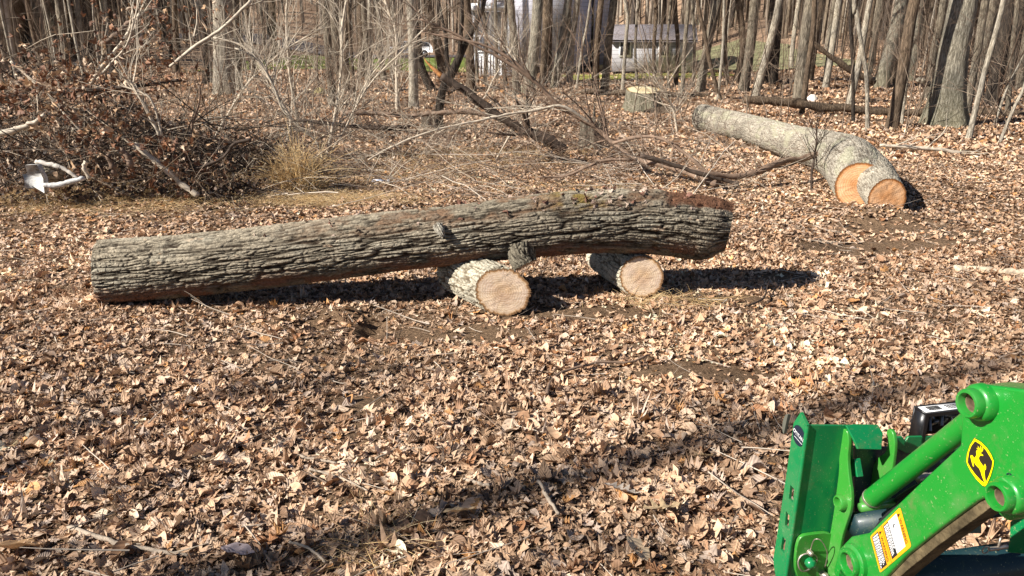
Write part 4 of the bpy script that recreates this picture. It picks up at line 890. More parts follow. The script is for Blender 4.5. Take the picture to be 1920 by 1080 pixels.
b0 = gh(714, 342); g = Geo(); R_ = np.random.default_rng(3); nn = 7
X, Y = np.meshgrid(np.linspace(-.12, .12, nn), np.linspace(-.06, .06, nn)); V = np.stack([X, Y, .03 + .03 * fbm(X * 12, Y * 16, 0, 2, 5)], -1).reshape(-1, 3) + b0; i = np.arange(nn * nn).reshape(nn, nn)
tag(mk('paper_scrap', V, np.stack([i[:-1, :-1], i[:-1, 1:], i[1:, 1:], i[1:, :-1]], -1).reshape(-1, 4), None, simple('pale_blue_paper', (.6, .66, .8), .6, .3), origin=b0, smooth=True), 'pale blue crumpled scrap in the dry grass behind the long log', 'litter scrap')

# ---------------------------------------------------------------- leaves
def leafproto(kind, ns):
    t = np.linspace(0, 1, ns); env = np.sin(np.pi * np.clip(t, .0, 1) ** .85) ** .8 * .34
    if kind == 'oak' and ns > 6: env = env * np.where(np.arange(ns) % 2 == 1, 1.18, .42); env[0] = .012; env[-1] = .02
    elif kind == 'red' and ns > 6:
        env = env * np.where(np.arange(ns) % 3 == 1, 1.45, .38); env[0] = .01; env[-1] = .0
    else: env[0] = .01; env[-1] = 0.0
    sh = np.where(np.arange(ns) % 2 == 1, .05, 0) if kind != 'oval' and ns > 6 else np.zeros(ns)
    mid_ = np.stack([t - .5, 0 * t, 0 * t], 1); le = np.stack([t - .5 + sh, env, 0 * t], 1); ri = np.stack([t - .5 + sh, -env * .94, 0 * t], 1)
    V = np.vstack([mid_, le, ri]); Q = []
    for q in range(ns - 1):
        Q += [(q, q + 1, ns + q + 1, ns + q), (q, 2 * ns + q, 2 * ns + q + 1, q + 1)]
    uv = np.stack([V[:, 0] + .5, V[:, 1]], 1); return V, np.array(Q), uv
PAL = np.array([[.57, .40, .27], [.52, .355, .235], [.62, .46, .33], [.44, .29, .19], [.72, .57, .44], [.46, .34, .26], [.36, .22, .135], [.54, .30, .13], [.22, .14, .09], [.42, .22, .115], [.54, .44, .37]])
PW = np.array([.15, .13, .15, .11, .11, .09, .09, .025, .09, .025, .07])
def rotm(yaw, pitch, roll):
    cy, sy, cp_, sp_, cr, sr = np.cos(yaw), np.sin(yaw), np.cos(pitch), np.sin(pitch), np.cos(roll), np.sin(roll)
    return np.stack([np.stack([cy * cp_, cy * sp_ * sr - sy * cr, cy * sp_ * cr + sy * sr], -1), np.stack([sy * cp_, sy * sp_ * sr + cy * cr, sy * sp_ * cr - cy * sr], -1), np.stack([-sp_, cp_ * sr, cp_ * cr], -1)], -2)
def leaves(P, size, ns, R_, tilt=.4, curl=1.0, col=None, kinds=('oak', 'red', 'oval'), kp=(.45, .25, .3)):
    Vs, Qs, Cs, Us, off = [], [], [], [], 0
    kk = R_.choice(len(kinds), len(P), p=kp)
    if col is None: col = PAL[R_.choice(len(PAL), len(P), p=PW / PW.sum())] * R_.uniform(.8, 1.2, (len(P), 1))
    for a in range(len(kinds)):
        m_ = kk == a; n = m_.sum()
        if not n: continue
        V, Q, uv = leafproto(kinds[a], ns); nv = len(V); c1 = R_.normal(0, 1.0, (n, 1)) * curl; c2 = R_.normal(0, .9, (n, 1)) * curl; c3 = R_.normal(0, .8, (n, 1)) * curl
        X = V[:, 0][None] ; Yy = V[:, 1][None]
        wv = R_.uniform(.7, 1.15, (n, 1)); ph = R_.uniform(0, 6.28, (n, 1))
        Z = c1 * Yy ** 2 * 2.2 + c2 * X ** 2 * 1.1 + c3 * X * Yy * 2.0 + .035 * curl * np.sin(X * 14 + ph + np.sign(Yy) * 1.5)
        L = np.stack([np.broadcast_to(X, Z.shape) * (1 - .12 * np.abs(c2) * np.abs(X)), np.broadcast_to(Yy, Z.shape) * wv * (1 - .18 * np.abs(c1)), Z], -1) * size[m_][:, None, None]
        Rm = rotm(R_.uniform(0, 6.28, n), R_.normal(0, tilt, n), R_.normal(0, tilt, n))
        W = np.einsum('nij,nkj->nki', Rm, L) + P[m_][:, None]
        Vs.append(W.reshape(-1, 3)); Qs.append((Q[None] + (np.arange(n) * nv)[:, None, None]).reshape(-1, 4) + off); off += n * nv
        Cs.append(np.repeat(col[m_], nv, 0)); Us.append(np.tile(uv, (n, 1)))
    return np.vstack(Vs), np.vstack(Qs), np.vstack(Cs), np.vstack(Us)
SOIL = [(-.35, 5.0, .85, .17), (.55, 5.4, .8, .16), (1.6, 5.7, .5, .16), (3.3, 7.3, .7, .25), (4.0, 7.5, .9, .2), (3.9, 8.05, .55, .16), (-1.4, 5.2, .2, .12), (-1.0, 5.15, .14, .25), (-.9, 3.9, .2, .16), (1.2, 4.35, .5, .14), (2.3, 6.4, .3, .15)]
def bare(x, y):
    b_ = np.zeros_like(x)
    for cx, cy, rx, ry in SOIL: b_ = np.maximum(b_, np.exp(-((x - cx) / rx) ** 2 - ((y - cy) / ry) ** 2))
    return 1.35 * b_ + .35 * fbm(x * 4, y * 4, 0, 2, 31)
def field(dens, y0, y1, R_, margin=.35):
    A = (0.69 * (y1 ** 2 - y0 ** 2) + 2 * margin * (y1 - y0)); n = int(dens * A)
    y = np.sqrt(R_.uniform(y0 ** 2, y1 ** 2, n)); x = R_.uniform(-1, 1, n) * (.69 * y + margin); return x, y
R_ = np.random.default_rng(2024); parts = []
def lay(dens, y0, y1, s0, s1, ns, tilt, curl, zmax, **kw):
    x, y = field(dens, y0, y1, R_); keep = R_.random(len(x)) > sst(.45, .85, bare(x, y)) * .93
    clump = fbm(x * 1.3, y * 1.3, 0, 3, 55); keep &= R_.random(len(x)) < .80 + .5 * clump
    x, y = x[keep], y[keep]; sz = s0 * (s1 / s0) ** R_.random(len(x)); z = gz(x, y) + .012 * fbm(x * 9, y * 9, 0, 3, 21) * (y < 12) + zmax * R_.random(len(x)) ** 1.4 * (.5 + clump[keep].clip(-.4, 1)) + .002
    tone = (1 + .30 * fbm(x * .9 + 4, y * .9, 0, 3, 71) + .22 * fbm(x * 4, y * 4, 0, 2, 73))[:, None]
    cl = PAL[R_.choice(len(PAL), len(x), p=PW / PW.sum())] * R_.uniform(.78, 1.22, (len(x), 1)) * tone ** 1.3 * [1.02, .955, .885]
    return leaves(np.stack([x, y, z], 1), sz, ns, R_, tilt, curl, col=np.clip(cl, .02, .85), **kw)
near = [lay(1050, 2.1, 4.2, .05, .14, 10, .19, .75, .03), lay(2600, 2.1, 4.2, .014, .05, 5, .3, 1.0, .026),
        lay(850, 4.2, 7.5, .045, .125, 8, .19, .75, .03), lay(2000, 4.2, 7.5, .016, .05, 4, .3, 1.0, .026)]
mid = [lay(900, 7.5, 13, .035, .10, 5, .25, .8, .035), lay(170, 13, 24, .08, .17, 4, .42, 1.0, .05), lay(30, 24, 52, .14, .30, 3, .4, .9, .06)]
def join(Ls):
    off = 0; Qs = []
    for V, Q, c, uv in Ls: Qs.append(Q + off); off += len(V)
    return np.vstack([l[0] for l in Ls]), np.vstack(Qs), np.vstack([l[2] for l in Ls]), np.vstack([l[3] for l in Ls])
V, Q, c, uv = join(near + mid)
tag(mk('leaf_litter', V, Q, None, M['leaf'], col=c, uv=uv, smooth=True), 'deep tan carpet of dry oak leaves covering the whole clearing', 'leaves', kind='stuff')
# leaves still hanging in the brush pile and lodged on it
x = R_.uniform(-9, -2.6, 26000); y = R_.uniform(8.9, 13.2, 26000); h = np.array([pilez(a, b_) for a, b_ in zip(x, y)]); k = h > .1; x, y, h = x[k], y[k], h[k]
cl = fbm(x * 1.1, y * 1.1, 0, 3, 66); k = R_.random(len(x)) < .34 + cl * 1.1; x, y, h = x[k], y[k], h[k]
P = np.stack([x, y, gz(x, y) + h * R_.random(len(x)) ** .8 * 1.05], 1)
dk = np.array([[.13, .085, .06], [.08, .055, .042], [.26, .175, .115], [.045, .034, .028], [.60, .45, .32], [.22, .11, .06]])
A = leaves(P, R_.uniform(.04, .10, len(P)), 7, R_, 1.0, 1.5, col=dk[R_.choice(6, len(P), p=[.22, .2, .16, .17, .10, .15])])
cl_ = []
for px_, py_, Y_, rx, rz, n in ((165, 255, 9.2, .22, .28, 110), (240, 130, 10.3, .5, .22, 190), (60, 150, 9.9, .45, .2, 120), (95, 190, 9.6, .4, .3, 160), (285, 40, 12.0, .12, .5, 140), (380, 40, 12.2, .3, .15, 40), (320, 300, 9.3, .4, .2, 120), (190, 25, 12.5, .10, .3, 30)):
    c0 = ad(px_, py_, Y_); cl_.append(c0 + R_.normal(0, 1, (n, 3)) * [rx, .2, rz])
P = np.vstack(cl_); Bv = leaves(P, R_.uniform(.05, .13, len(P)), 8, R_, 1.0, 1.6, col=np.array([[.26, .12, .06], [.17, .08, .045], [.44, .28, .16], [.64, .48, .34]])[R_.choice(4, len(P), p=[.35, .3, .2, .15])])
V, Q, c, uv = join([A, Bv])
tag(mk('withered_leaves', V, Q, None, M['leaf'], col=c, uv=uv, smooth=True), 'withered russet leaves clinging to the brush pile at the left', 'leaves', kind='stuff')
# leaves lying on the long log
ut = R_.uniform(.2, .86, 90); ut[:45] = R_.normal(.66, .05, 45); ii = (ut * 1099).astype(int); cpt = lg['c'][ii]; th_ = np.where(R_.random(90) < .75, R_.uniform(1.1, 1.8, 90), R_.uniform(.3, 1.0, 90))
g3 = lg['V'].reshape(1100, 380, 3)
def surf(ii, z):                        # highest bark point towards the top at a station
    return np.array([g3[a][np.argsort(-g3[a][:, 2])[int(b_)]] for a, b_ in zip(ii, z)])
P = surf(ii, R_.uniform(0, 110, 90)) + [0, 0, .012]
V, Q, c, uv = leaves(P, R_.uniform(.03, .09, 90), 9, R_, .5, 1.2, col=np.array([[.45, .33, .26], [.28, .14, .10], [.55, .42, .33], [.24, .12, .08]])[R_.integers(0, 4, 90)])
tag(mk('scattered_leaves', V, Q, None, M['leaf'], col=c, uv=uv, smooth=True), 'a scatter of dry leaves lying along the top of the long log', 'leaves', kind='stuff')
# dry grass
def straw(name, P, h, R_, label, lay_=.6, cat='grass', kind='stuff', w_=.0016):
    n = len(P); a = R_.uniform(0, 6.28, n); d = np.stack([np.cos(a) * lay_, np.sin(a) * lay_, np.ones(n)], 1) + R_.normal(0, .3, (n, 3)); d /= np.linalg.norm(d, axis=1, keepdims=True); hh = h * R_.uniform(.4, 1.1, n)
    T_ = np.linspace(0, 1, 5)[None, :, None]; bend = np.stack([np.cos(a), np.sin(a), -.9 * np.ones(n)], 1) * R_.uniform(.1, .9, (n, 1))
    S = P[:, None] + hh[:, None, None] * (d[:, None] * T_ + bend[:, None] * T_ ** 2 * .6)
    S[..., 2] = np.maximum(S[..., 2], gz(S[..., 0], S[..., 1]) + .01)
    V, Q = tubes(S, np.broadcast_to(np.linspace(w_, w_ * .5, 5), (n, 5)), 3); cc = np.array([[.72, .50, .24], [.60, .40, .19], [.80, .62, .36], [.45, .30, .15]])[R_.integers(0, 4, n)]
    o = tag(mk(name, V, Q, None, M['straw'], col=np.repeat(cc, 15, 0), smooth=True, origin=P.mean(0)), label, cat)
    if kind: o['kind'] = kind
    return o
R_ = np.random.default_rng(9)
b0 = gh(560, 362); P = b0 + R_.normal(0, 1, (520, 3)) * [.13, .10, 0] + np.array([0, .1, 0]); P[:, 2] = gz(P[:, 0], P[:, 1]) + np.abs(R_.normal(0, .16, 520)) * np.exp(-np.abs(P[:, 0] - b0[0]) * 3)
straw('grass_clump', P, .66, R_, 'golden dry grass clump standing behind the left half of the long log', .25, 'grass clump', None, .0038)
pts = []
for x, y, rx, ry, n in ((60, 368, .8, .25, 1200), (190, 378, .7, .25, 1700), (270, 362, .4, .2, 1500), (540, 378, .9, .25, 2300), (640, 372, .4, .2, 500), (930, 290, .8, .35, 1200), (700, 330, 1.2, .6, 1100), (850, 300, 1.2, .8, 1300), (1250, 568, .25, .08, 240), (700, 1030, .10, .08, 70), (470, 340, 1, .4, 900), (380, 130, .8, .8, 300), (1130, 355, 1.0, .2, 400)):
    b0 = gh(x, y); q = b0 + R_.normal(0, 1, (n, 3)) * [rx, ry, 0]; pts.append(q)
P = np.vstack(pts); P[:, 2] = gz(P[:, 0], P[:, 1]); straw('dry_grass', P, .22, R_, 'thin dry straw and grass matted over the leaves', 1.6)
# fine fallen twigs over the middle distance
R_ = np.random.default_rng(19); out = []
for q in range(270):
    y = R_.uniform(8.8, 17); x = R_.uniform(-.30, .24) * y
    a = R_.uniform(0, 6.28); grow(out, np.array([x, y, float(gz(x, y)) + R_.uniform(.02, .35) * R_.random()]), np.array([math.cos(a), .6 * math.sin(a), R_.normal(.05, .22)]), R_.uniform(.5, 1.8), R_.choice([.004, .006, .009]), 2, R_, .45, 3, -.01, .07)
V, Q = twigmesh(out, 3); cc = np.repeat(np.array([[.48, .40, .31], [.36, .27, .2], [.16, .11, .08], [.55, .47, .38]])[R_.integers(0, 4, len(out))], 15, 0)
tag(mk('fallen_twigs', V, Q, None, bpy.data.materials['brush_bark'], col=cc, smooth=True), 'tangle of fine fallen twigs over the clearing behind the long log', 'twigs', kind='stuff')
# twig litter and the sticks one can pick out
x, y = field(9, 2.2, 13, R_); out = []
for a, b_ in zip(x, y):
    yaw = R_.uniform(0, 6.28); L = R_.uniform(.08, .5); grow(out, np.array([a, b_, float(gz(a, b_)) + R_.uniform(.01, .04)]), np.array([math.cos(yaw), math.sin(yaw), R_.normal(0, .06)]), L, R_.uniform(.0015, .004), 1 if R_.random() < .3 else 0, R_, .3, 2, 0, .06)
V, Q = twigmesh(out, 5); cc = np.repeat(np.array([[.42, .35, .28], [.2, .14, .1], [.55, .47, .38]])[R_.integers(0, 3, len(out))], 25, 0)
tag(mk('twig_litter', V, Q, None, bpy.data.materials['brush_bark'], col=cc, smooth=True), 'small broken twigs strewn through the leaves', 'twigs', kind='stuff')
def gstick(pp, r0, r1, label, mat, seed, z=.016, twigs=0):
    P = np.array([gh(*p) + [0, 0, z] for p in pp]); n = 16; S = spl(P, np.linspace(0, 1, n)); R2 = np.random.default_rng(seed); rr = np.linspace(r0, r1, n); S += R2.normal(0, .2, (n, 3)) * rr[:, None]
    g = Geo(); g.tube(S, rr * (1 + .12 * R2.normal(size=n)), 8, True)
    if twigs:
        out = []
        for q in range(twigs):
            i = R2.integers(3, n - 2); d = S[i] - S[i - 1]; grow(out, S[i], d / np.linalg.norm(d) + R2.normal(0, .4, 3) * [1, 1, .4], .18, rr[i] * .5, 0, R2)
        g.add(*twigmesh(out, 4))
    tag(g.obj('stick', mat, smooth=True, origin=S[0]), label, 'stick')
GS = simple('weathered_stick', (.36, .29, .22), .75, .3, noise=.3, nscale=25, bump=.5, bscale=80)
gstick([(130, 995), (180, 1012), (250, 1030), (360, 1048)], .011, .008, 'longest pale stick, lying near the lower left corner', GS, 1, twigs=2)
gstick([(494, 847), (560, 860), (632, 874)], .007, .006, 'straight pale stick left of the middle foreground', GS, 2)
gstick([(580, 885), (640, 903), (690, 925)], .006, .004, 'thin pale stick just below the straight one', GS, 3)
gstick([(545, 1034), (580, 1042), (612, 1070)], .006, .005, 'short curved white stick at the bottom edge', GS, 4, .04)
gstick([(705, 865), (740, 852), (790, 846), (860, 846)], .006, .004, 'pale forked stick in the middle foreground', GS, 5, twigs=2)
gstick([(728, 826), (760, 840), (830, 880)], .007, .004, 'brown stick crossing the pale forked stick', TB, 6)
gstick([(1026, 750), (1032, 728), (1055, 708), (1095, 697), (1130, 690), (1180, 690), (1215, 676)], .010, .007, 'curved brown stick lying in the leaves before the short logs', TB, 7, .04)
gstick([(1010, 915), (1025, 945), (1048, 980)], .009, .007, 'short grey stick pointing down in the lower middle', GS, 8, .04)
gstick([(870, 903), (900, 912), (918, 916)], .009, .008, 'stubby grey stick left of the pair of long oak leaves', GS, 9)
gstick([(455, 968), (475, 985), (492, 1000)], .008, .006, 'short pale stub stick in the lower left leaves', GS, 10)
gstick([(60, 640), (120, 632), (190, 622)], .008, .006, 'dark thin stick left below the long log', TD, 11)
gstick([(1400, 585), (1430, 570), (1438, 545)], .008, .005, 'small hooked dark stick right of the round sawn face', TD, 12, .05)
gstick([(1790, 508), (1850, 511), (1935, 516)], .030, .035, 'pale split wood lying on the leaves at the right edge of the photo', simple('split_wood', (.62, .50, .36), .8, .2, noise=.3, nscale=30, bump=.6), 14)
gstick([(40, 372), (100, 376), (140, 374)], .012, .010, 'tan stick in the grass at the left below the white scrap', TP, 13)
# a few conspicuous big leaves
def bigleaf(px_, py_, size, kind, colr, label, yaw, tilt=(.3, -.35), ns=13):
    b0 = gh(px_, py_) + [0, 0, .045]; V, Q, uv = leafproto(kind, ns); V = V.copy(); V[:, 2] = .9 * V[:, 1] ** 2 + .25 * V[:, 0] ** 2 + .02 * np.sin(V[:, 0] * 17)
    W = (V * size) @ rotm(np.array(yaw), np.array(tilt[0]), np.array(tilt[1])).T + b0
    tag(mk('oak_leaf' if kind != 'oval' else 'broad_leaf', W, Q, None, M['leaf'], col=np.array(colr), uv=uv, origin=b0, smooth=True), label, 'leaf')
bigleaf(862, 978, .15, 'oval', (.58, .42, .24), 'large tan oval leaf in the lower middle', .4, (.1, -.5))
bigleaf(40, 1045, .24, 'oval', (.56, .34, .17), 'very large orange tan leaf in the lower left corner', .3, (.1, -.5))
bigleaf(448, 1052, .15, 'oval', (.42, .34, .34), 'mauve grey broad leaf near the bottom left', -.3, (0, -.3))
bigleaf(1165, 935, .17, 'oak', (.64, .55, .45), 'pale lobed oak leaf in the lower middle right', -.35, (.1, -.4))
bigleaf(1240, 968, .17, 'red', (.52, .38, .22), 'tan many pointed oak leaf right of the pale lobed one', .2, (0, -.3))
bigleaf(1195, 1050, .14, 'oval', (.62, .48, .32), 'pale broad leaf near the bottom, below the tan pointed leaf', -1.0)
bigleaf(1320, 870, .13, 'oak', (.46, .33, .18), 'tan oak leaf left of the green machine', .5)
bigleaf(390, 880, .16, 'red', (.60, .47, .33), 'pale pointed oak leaf in the left foreground', 1.2, (.5, -.2))

# ---------------------------------------------------------------- the green machine arm
FA = math.radians(12); FW = np.array([-math.sin(FA), math.cos(FA), 0]); LA = np.array([math.cos(FA), math.sin(FA), 0])   # machine's forward, and its left-to-right axis
P0 = ad(1838, 865, 1.5)
def A(x, y, off=0.): return hit(x, y, P0 + LA * off, LA)
def paint(name, c, rough=.3, coat=.5, dirt=.25):
    m, nt, b = newmat(name, rough, .5); b.inputs['Coat Weight'].default_value = coat; b.inputs['Coat Roughness'].default_value = .14
    co = coords(nt)
    n = N(nt, 'ShaderNodeTexNoise', Scale=9.0, Detail=7.0, Roughness=.65); nt.links.new(co, n.inputs['Vector'])
    r = ramp(nt, n.outputs[0], [(.5, c), (.78, tuple(x * (1 - dirt) + y * dirt for x, y in zip(c, (.25, .22, .15))))]); 
    n3 = N(nt, 'ShaderNodeTexNoise', Scale=160.0, Detail=2.0); nt.links.new(co, n3.inputs['Vector'])
    r3 = ramp(nt, n3.outputs[0], [(.66, (0, 0, 0)), (.72, (.6, .6, .6))])
    mpp = N(nt, 'ShaderNodeMapping'); mpp.inputs['Scale'].default_value = (60, 9, 60); mpp.inputs['Rotation'].default_value = (.6, .2, .1); nt.links.new(co, mpp.inputs[0])
    n5 = N(nt, 'ShaderNodeTexNoise', Scale=1.6, Detail=3.0); nt.links.new(mpp.outputs[0], n5.inputs['Vector']); r5 = ramp(nt, n5.outputs[0], [(.69, (0, 0, 0)), (.73, (.35, .35, .35))])
    n6 = N(nt, 'ShaderNodeTexNoise', Scale=14.0, Detail=8.0, Roughness=.75); nt.links.new(co, n6.inputs['Vector']); r6 = ramp(nt, n6.outputs[0], [(.56, (0, 0, 0)), (.70, (.5, .5, .5))])
    mx = N(nt, 'ShaderNodeMix', _data_type='RGBA'); nt.links.new(r3.outputs[0], mx.inputs[0]); nt.links.new(r.outputs[0], mx.inputs[6]); mx.inputs[7].default_value = (.30, .30, .16, 1)
    mz = N(nt, 'ShaderNodeMix', _data_type='RGBA'); nt.links.new(r5.outputs[0], mz.inputs[0]); nt.links.new(mx.outputs[2], mz.inputs[6]); mz.inputs[7].default_value = (.20, .34, .16, 1)
    my = N(nt, 'ShaderNodeMix', _data_type='RGBA'); nt.links.new(r6.outputs[0], my.inputs[0]); nt.links.new(mz.outputs[2], my.inputs[6]); my.inputs[7].default_value = (.13, .15, .06, 1)
    nt.links.new(my.outputs[2], b.inputs['Base Color'])
    rr_ = N(nt, 'ShaderNodeMapRange'); rr_.inputs[3].default_value = rough - .1; rr_.inputs[4].default_value = rough + .25; nt.links.new(n.outputs[0], rr_.inputs[0]); nt.links.new(rr_.outputs[0], b.inputs['Roughness'])
    n2 = N(nt, 'ShaderNodeTexNoise', Scale=28.0, Detail=3.0); nt.links.new(co, n2.inputs['Vector'])
    bp = N(nt, 'ShaderNodeBump', Strength=.10, Distance=.004); nt.links.new(n2.outputs[0], bp.inputs['Height']); nt.links.new(bp.outputs[0], b.inputs['Normal'])
    return m
GRN = paint('arm_green', (.008, .225, .022)); GR2 = paint('carrier_green', (.003, .19, .055)); GR3 = paint('link_green', (.035, .25, .028)); DKT = paint('dark_teal', (.006, .028, .035), .4, .2, .05)
DIRT = simple('muddy_paint', (.10, .075, .04), .9, .2, noise=.6, nscale=26, bump=.8, bscale=60); RST = simple('rusty_bushing', (.20, .14, .09), .6, .4, metal=.4, noise=.4, nscale=60); STL = simple('bare_steel', (.42, .36, .30), .4, .5, metal=.7, noise=.3, nscale=60)
def solid(name, outl, ext, mat, parent, holes=(), bev=.003, ch=0, smooth=False):
    outl = [np.asarray(p) for p in outl]
    for _ in range(ch):
        nn = []
        for q in range(len(outl)):
            a, b_ = outl[q], outl[(q + 1) % len(outl)]; nn += [a * .75 + b_ * .25, a * .25 + b_ * .75]
        outl = nn
    loops = [outl] + [[np.asarray(p) for p in h] for h in holes]; nrm = ext / np.linalg.norm(ext)
    e_ = np.cross(nrm, up); e_ = e_ / np.linalg.norm(e_) if np.linalg.norm(e_) > .1 else np.array([1., 0, 0]); f_ = np.cross(nrm, e_)
    pts = [p for l in loops for p in l]; n = len(pts); vs = pts + [p + ext for p in pts]; F = []
    if holes:
        tt = tessellate_polygon([[Vector((float(p @ e_), float(p @ f_), 0)) for p in l] for l in loops]); F += [tuple(x) for x in tt] + [tuple(n + y for y in x[::-1]) for x in tt]
    else: F += [tuple(range(n)), tuple(range(2 * n - 1, n - 1, -1))]
    k = 0
    for l in loops:
        m_ = len(l); F += [(k + (q + 1) % m_, k + q, n + k + q, n + k + (q + 1) % m_) for q in range(m_)]; k += m_
    o0 = wloc(parent); me = bpy.data.meshes.new(name); me.from_pydata([tuple(v - o0) for v in vs], [], F); me.materials.append(mat)
    import bmesh
    bm = bmesh.new(); bm.from_mesh(me); bmesh.ops.recalc_face_normals(bm, faces=bm.faces); bm.to_mesh(me); bm.free()
    o = bpy.data.objects.new(name, me); C.objects.link(o); o.parent = parent
    if bev:
        md = o.modifiers.new('bevel', 'BEVEL'); md.width = bev; md.segments = 3; md.limit_method = 'ANGLE'; md.angle_limit = math.radians(35)
        me.polygons.foreach_set('use_smooth', np.ones(len(me.polygons), bool))
        wn = o.modifiers.new('wn', 'WEIGHTED_NORMAL'); wn.keep_sharp = False
    return o
def lathe(name, c, ax, prof, mat, parent, n=40):
    ax = ax / np.linalg.norm(ax); e_ = np.cross(ax, up if abs(ax[2]) < .9 else np.array([1., 0, 0])); e_ /= np.linalg.norm(e_); f_ = np.cross(ax, e_); th = np.arange(n) * 2 * math.pi / n
    V = np.array([c + ax * o_ + (e_ * np.cos(t)[None] if False else (np.outer(np.cos(th), e_) + np.outer(np.sin(th), f_)) * r) for o_, r in prof for t in (th,)])
    k = len(prof); i = np.arange(k * n).reshape(k, n); i2 = np.roll(i, -1, 1)
    o = mk(name, V.reshape(-1, 3), np.stack([i[:-1], i2[:-1], i2[1:], i[1:]], -1).reshape(-1, 4), None, mat, parent, smooth=True)
    md = o.modifiers.new('edge', 'EDGE_SPLIT'); md.split_angle = math.radians(40); return o
def boss(x, y, off, r, parent, depth=.045, step=True, mat=GRN):
    c = A(x, y, off); d = LA
    pr = [(depth, r * 1.28), (depth * .62, r * 1.24), (depth * .5, r * 1.12), (depth * .46, r), (.004, r), (0, r - .003), (0, r * .74), (.002, r * .70), (.040, r * .68)]
    if not step: pr = [(depth, r), (.004, r), (0, r - .003), (0, r * .74), (.002, r * .70), (.040, r * .68)]
    o = lathe('pin_boss', c, d, pr, mat, parent)
    lathe('bushing', c, d, [(.033, r * .68), (.020, r * .68), (.018, r * .66), (.018, r * .60), (.020, r * .57), (.044, r * .56)], RST, o); lathe('bore', c, d, [(.040, r * .57), (.044, r * .5), (.044, 0)], DIRT, o); return o
t = empty('loader_arm', P0 * [1, 1, 0] + np.array([0, 0, .0]), 'green tractor loader arm with quick attach plate and yellow and black deer emblem', 'tractor loader')
bm_ = solid('boom', [A(*p) for p in [(1819, 735), (1826, 724), (1845, 721), (1880, 725), (1960, 736), (2300, 800), (2300, 900), (1990, 880), (1925, 920), (1909, 945), (1899, 974), (1889, 978), (1872, 966), (1852, 930), (1830, 940), (1760, 992), (1700, 1040), (1662, 1080), (1625, 1118), (1595, 1122), (1572, 1105), (1562, 1070), (1572, 1030), (1595, 1006), (1628, 999), (1690, 938), (1738, 892), (1799, 835), (1801, 800), (1803, 770)]], LA * .075, GRN, t, bev=.007)
solid('lower_web', [A(*p, .014) for p in [(1835, 925), (1862, 948), (1842, 963), (1760, 1022), (1700, 1070), (1640, 1125), (1630, 1100), (1690, 1035), (1760, 985)]], LA * .05, DIRT, bm_, bev=.002)
boss(1811, 757, -.045, .0325, bm_); boss(1866, 932, -.045, .032, bm_); boss(1587, 1056, -.03, .040, bm_, .03)
for x, y in ((1851, 748), (1893, 893)): lathe('grease_hole', A(x, y, -.001), LA, [(0, .0072), (-.002, .0072), (-.002, .0055), (.012, .005), (.012, 0)], DKT, bm_, 16)
# raised weld ridge along the top of the knee
g = Geo(); g.tube([A(1858, 728, .01), A(1878, 732, .02), A(1898, 742, .02), A(1916, 737, .02)], [.004, .006, .005, .003], 6, True); g.obj('weld_ridge', GRN, bm_, smooth=True)
# the tilt cylinder
CYL = A(1634, 935, .05); CY2 = A(1850, 767, .05); d = CY2 - CYL; Lc = np.linalg.norm(d)
cy = lathe('hydraulic_cylinder', CYL, d, [(0, 0), (0, .022), (.004, .0265), (Lc * .995, .0265), (Lc, .02), (Lc, 0)], GRN, t)
lathe('gland_ring', CYL, d, [(-.006, 0), (-.006, .0245), (-.001, .0268), (.006, .0275), (.007, .0268)], STL, cy)
lathe('rod_eye', CYL - d / Lc * .005, d, [(-.032, 0), (-.031, .012), (-.024, .020), (-.006, .0235), (0, .0235)], GR3, cy)
g = Geo(); c = A(1625, 950, .04); g.tube([c - LA * .02, c + LA * .085], [.0125, .0125], 20, True); g.obj('cross_pin', GR3, cy, smooth=True)
g = Geo(); g.tube(spl(np.array([A(1800, 850, .075), A(1745, 905, .09), A(1690, 945, .10), A(1650, 985, .09), A(1640, 1010, .1)]), np.linspace(0, 1, 20)), [.009] * 20, 10); g.tube(spl(np.array([A(1810, 850, .10), A(1755, 895, .12), A(1700, 925, .12), A(1668, 955, .14), A(1672, 990, .12)]), np.linspace(0, 1, 20)), [.009] * 20, 10); g.obj('added_hose', simple('hose_rubber', (.018, .018, .02), .5, .4), t, smooth=True)  # dark hoses added to fill the shaded hollow behind the cylinder
g = Geo(); c = A(1722, 900, .12); g.tube([c, c + LA * .09 + up * .01], [.012, .012], 12, True); g.tube([c + LA * .02, c + LA * .035], [.017, .017], 6, True); g.obj('hose_fitting', STL, t, smooth=True)
# quick attach carrier
W0 = A(1575, 850, .03)
def Wp(x, y, off=0.): return hit(x, y, W0 + FW * off, FW)
qa = solid('attach_plate', [Wp(*p) for p in [(1512, 797), (1600, 798), (1600, 1120), (1466, 1120)]], FW * .008, GR2, t, bev=.002)
bp_ = Wp(1512, 797)
def Fl(x, y): return hit(x, y, bp_, LA)
solid('side_flange', [Fl(*p) for p in [(1513, 797), (1501, 773), (1488, 793), (1473, 900), (1450, 1048), (1452, 1068), (1462, 1120), (1467, 1120), (1478, 1030), (1504, 870)]], LA * .008, GR2, t, holes=[[Fl(*p) for p in h] for h in ([(1482, 909), (1489, 917), (1487, 942), (1479, 935)], [(1474, 958), (1480, 967), (1478, 993), (1471.5, 985)], [(1467.4, 1006), (1473.3, 1012), (1470.5, 1037), (1464, 1030)])], bev=0)
g = Geo(); g.tube([Wp(1512.5, 798) + LA * .003, Wp(1466.5, 1118) + LA * .003], [.0065, .0065], 12); g.obj('bend_edge', GR2, t, smooth=True)
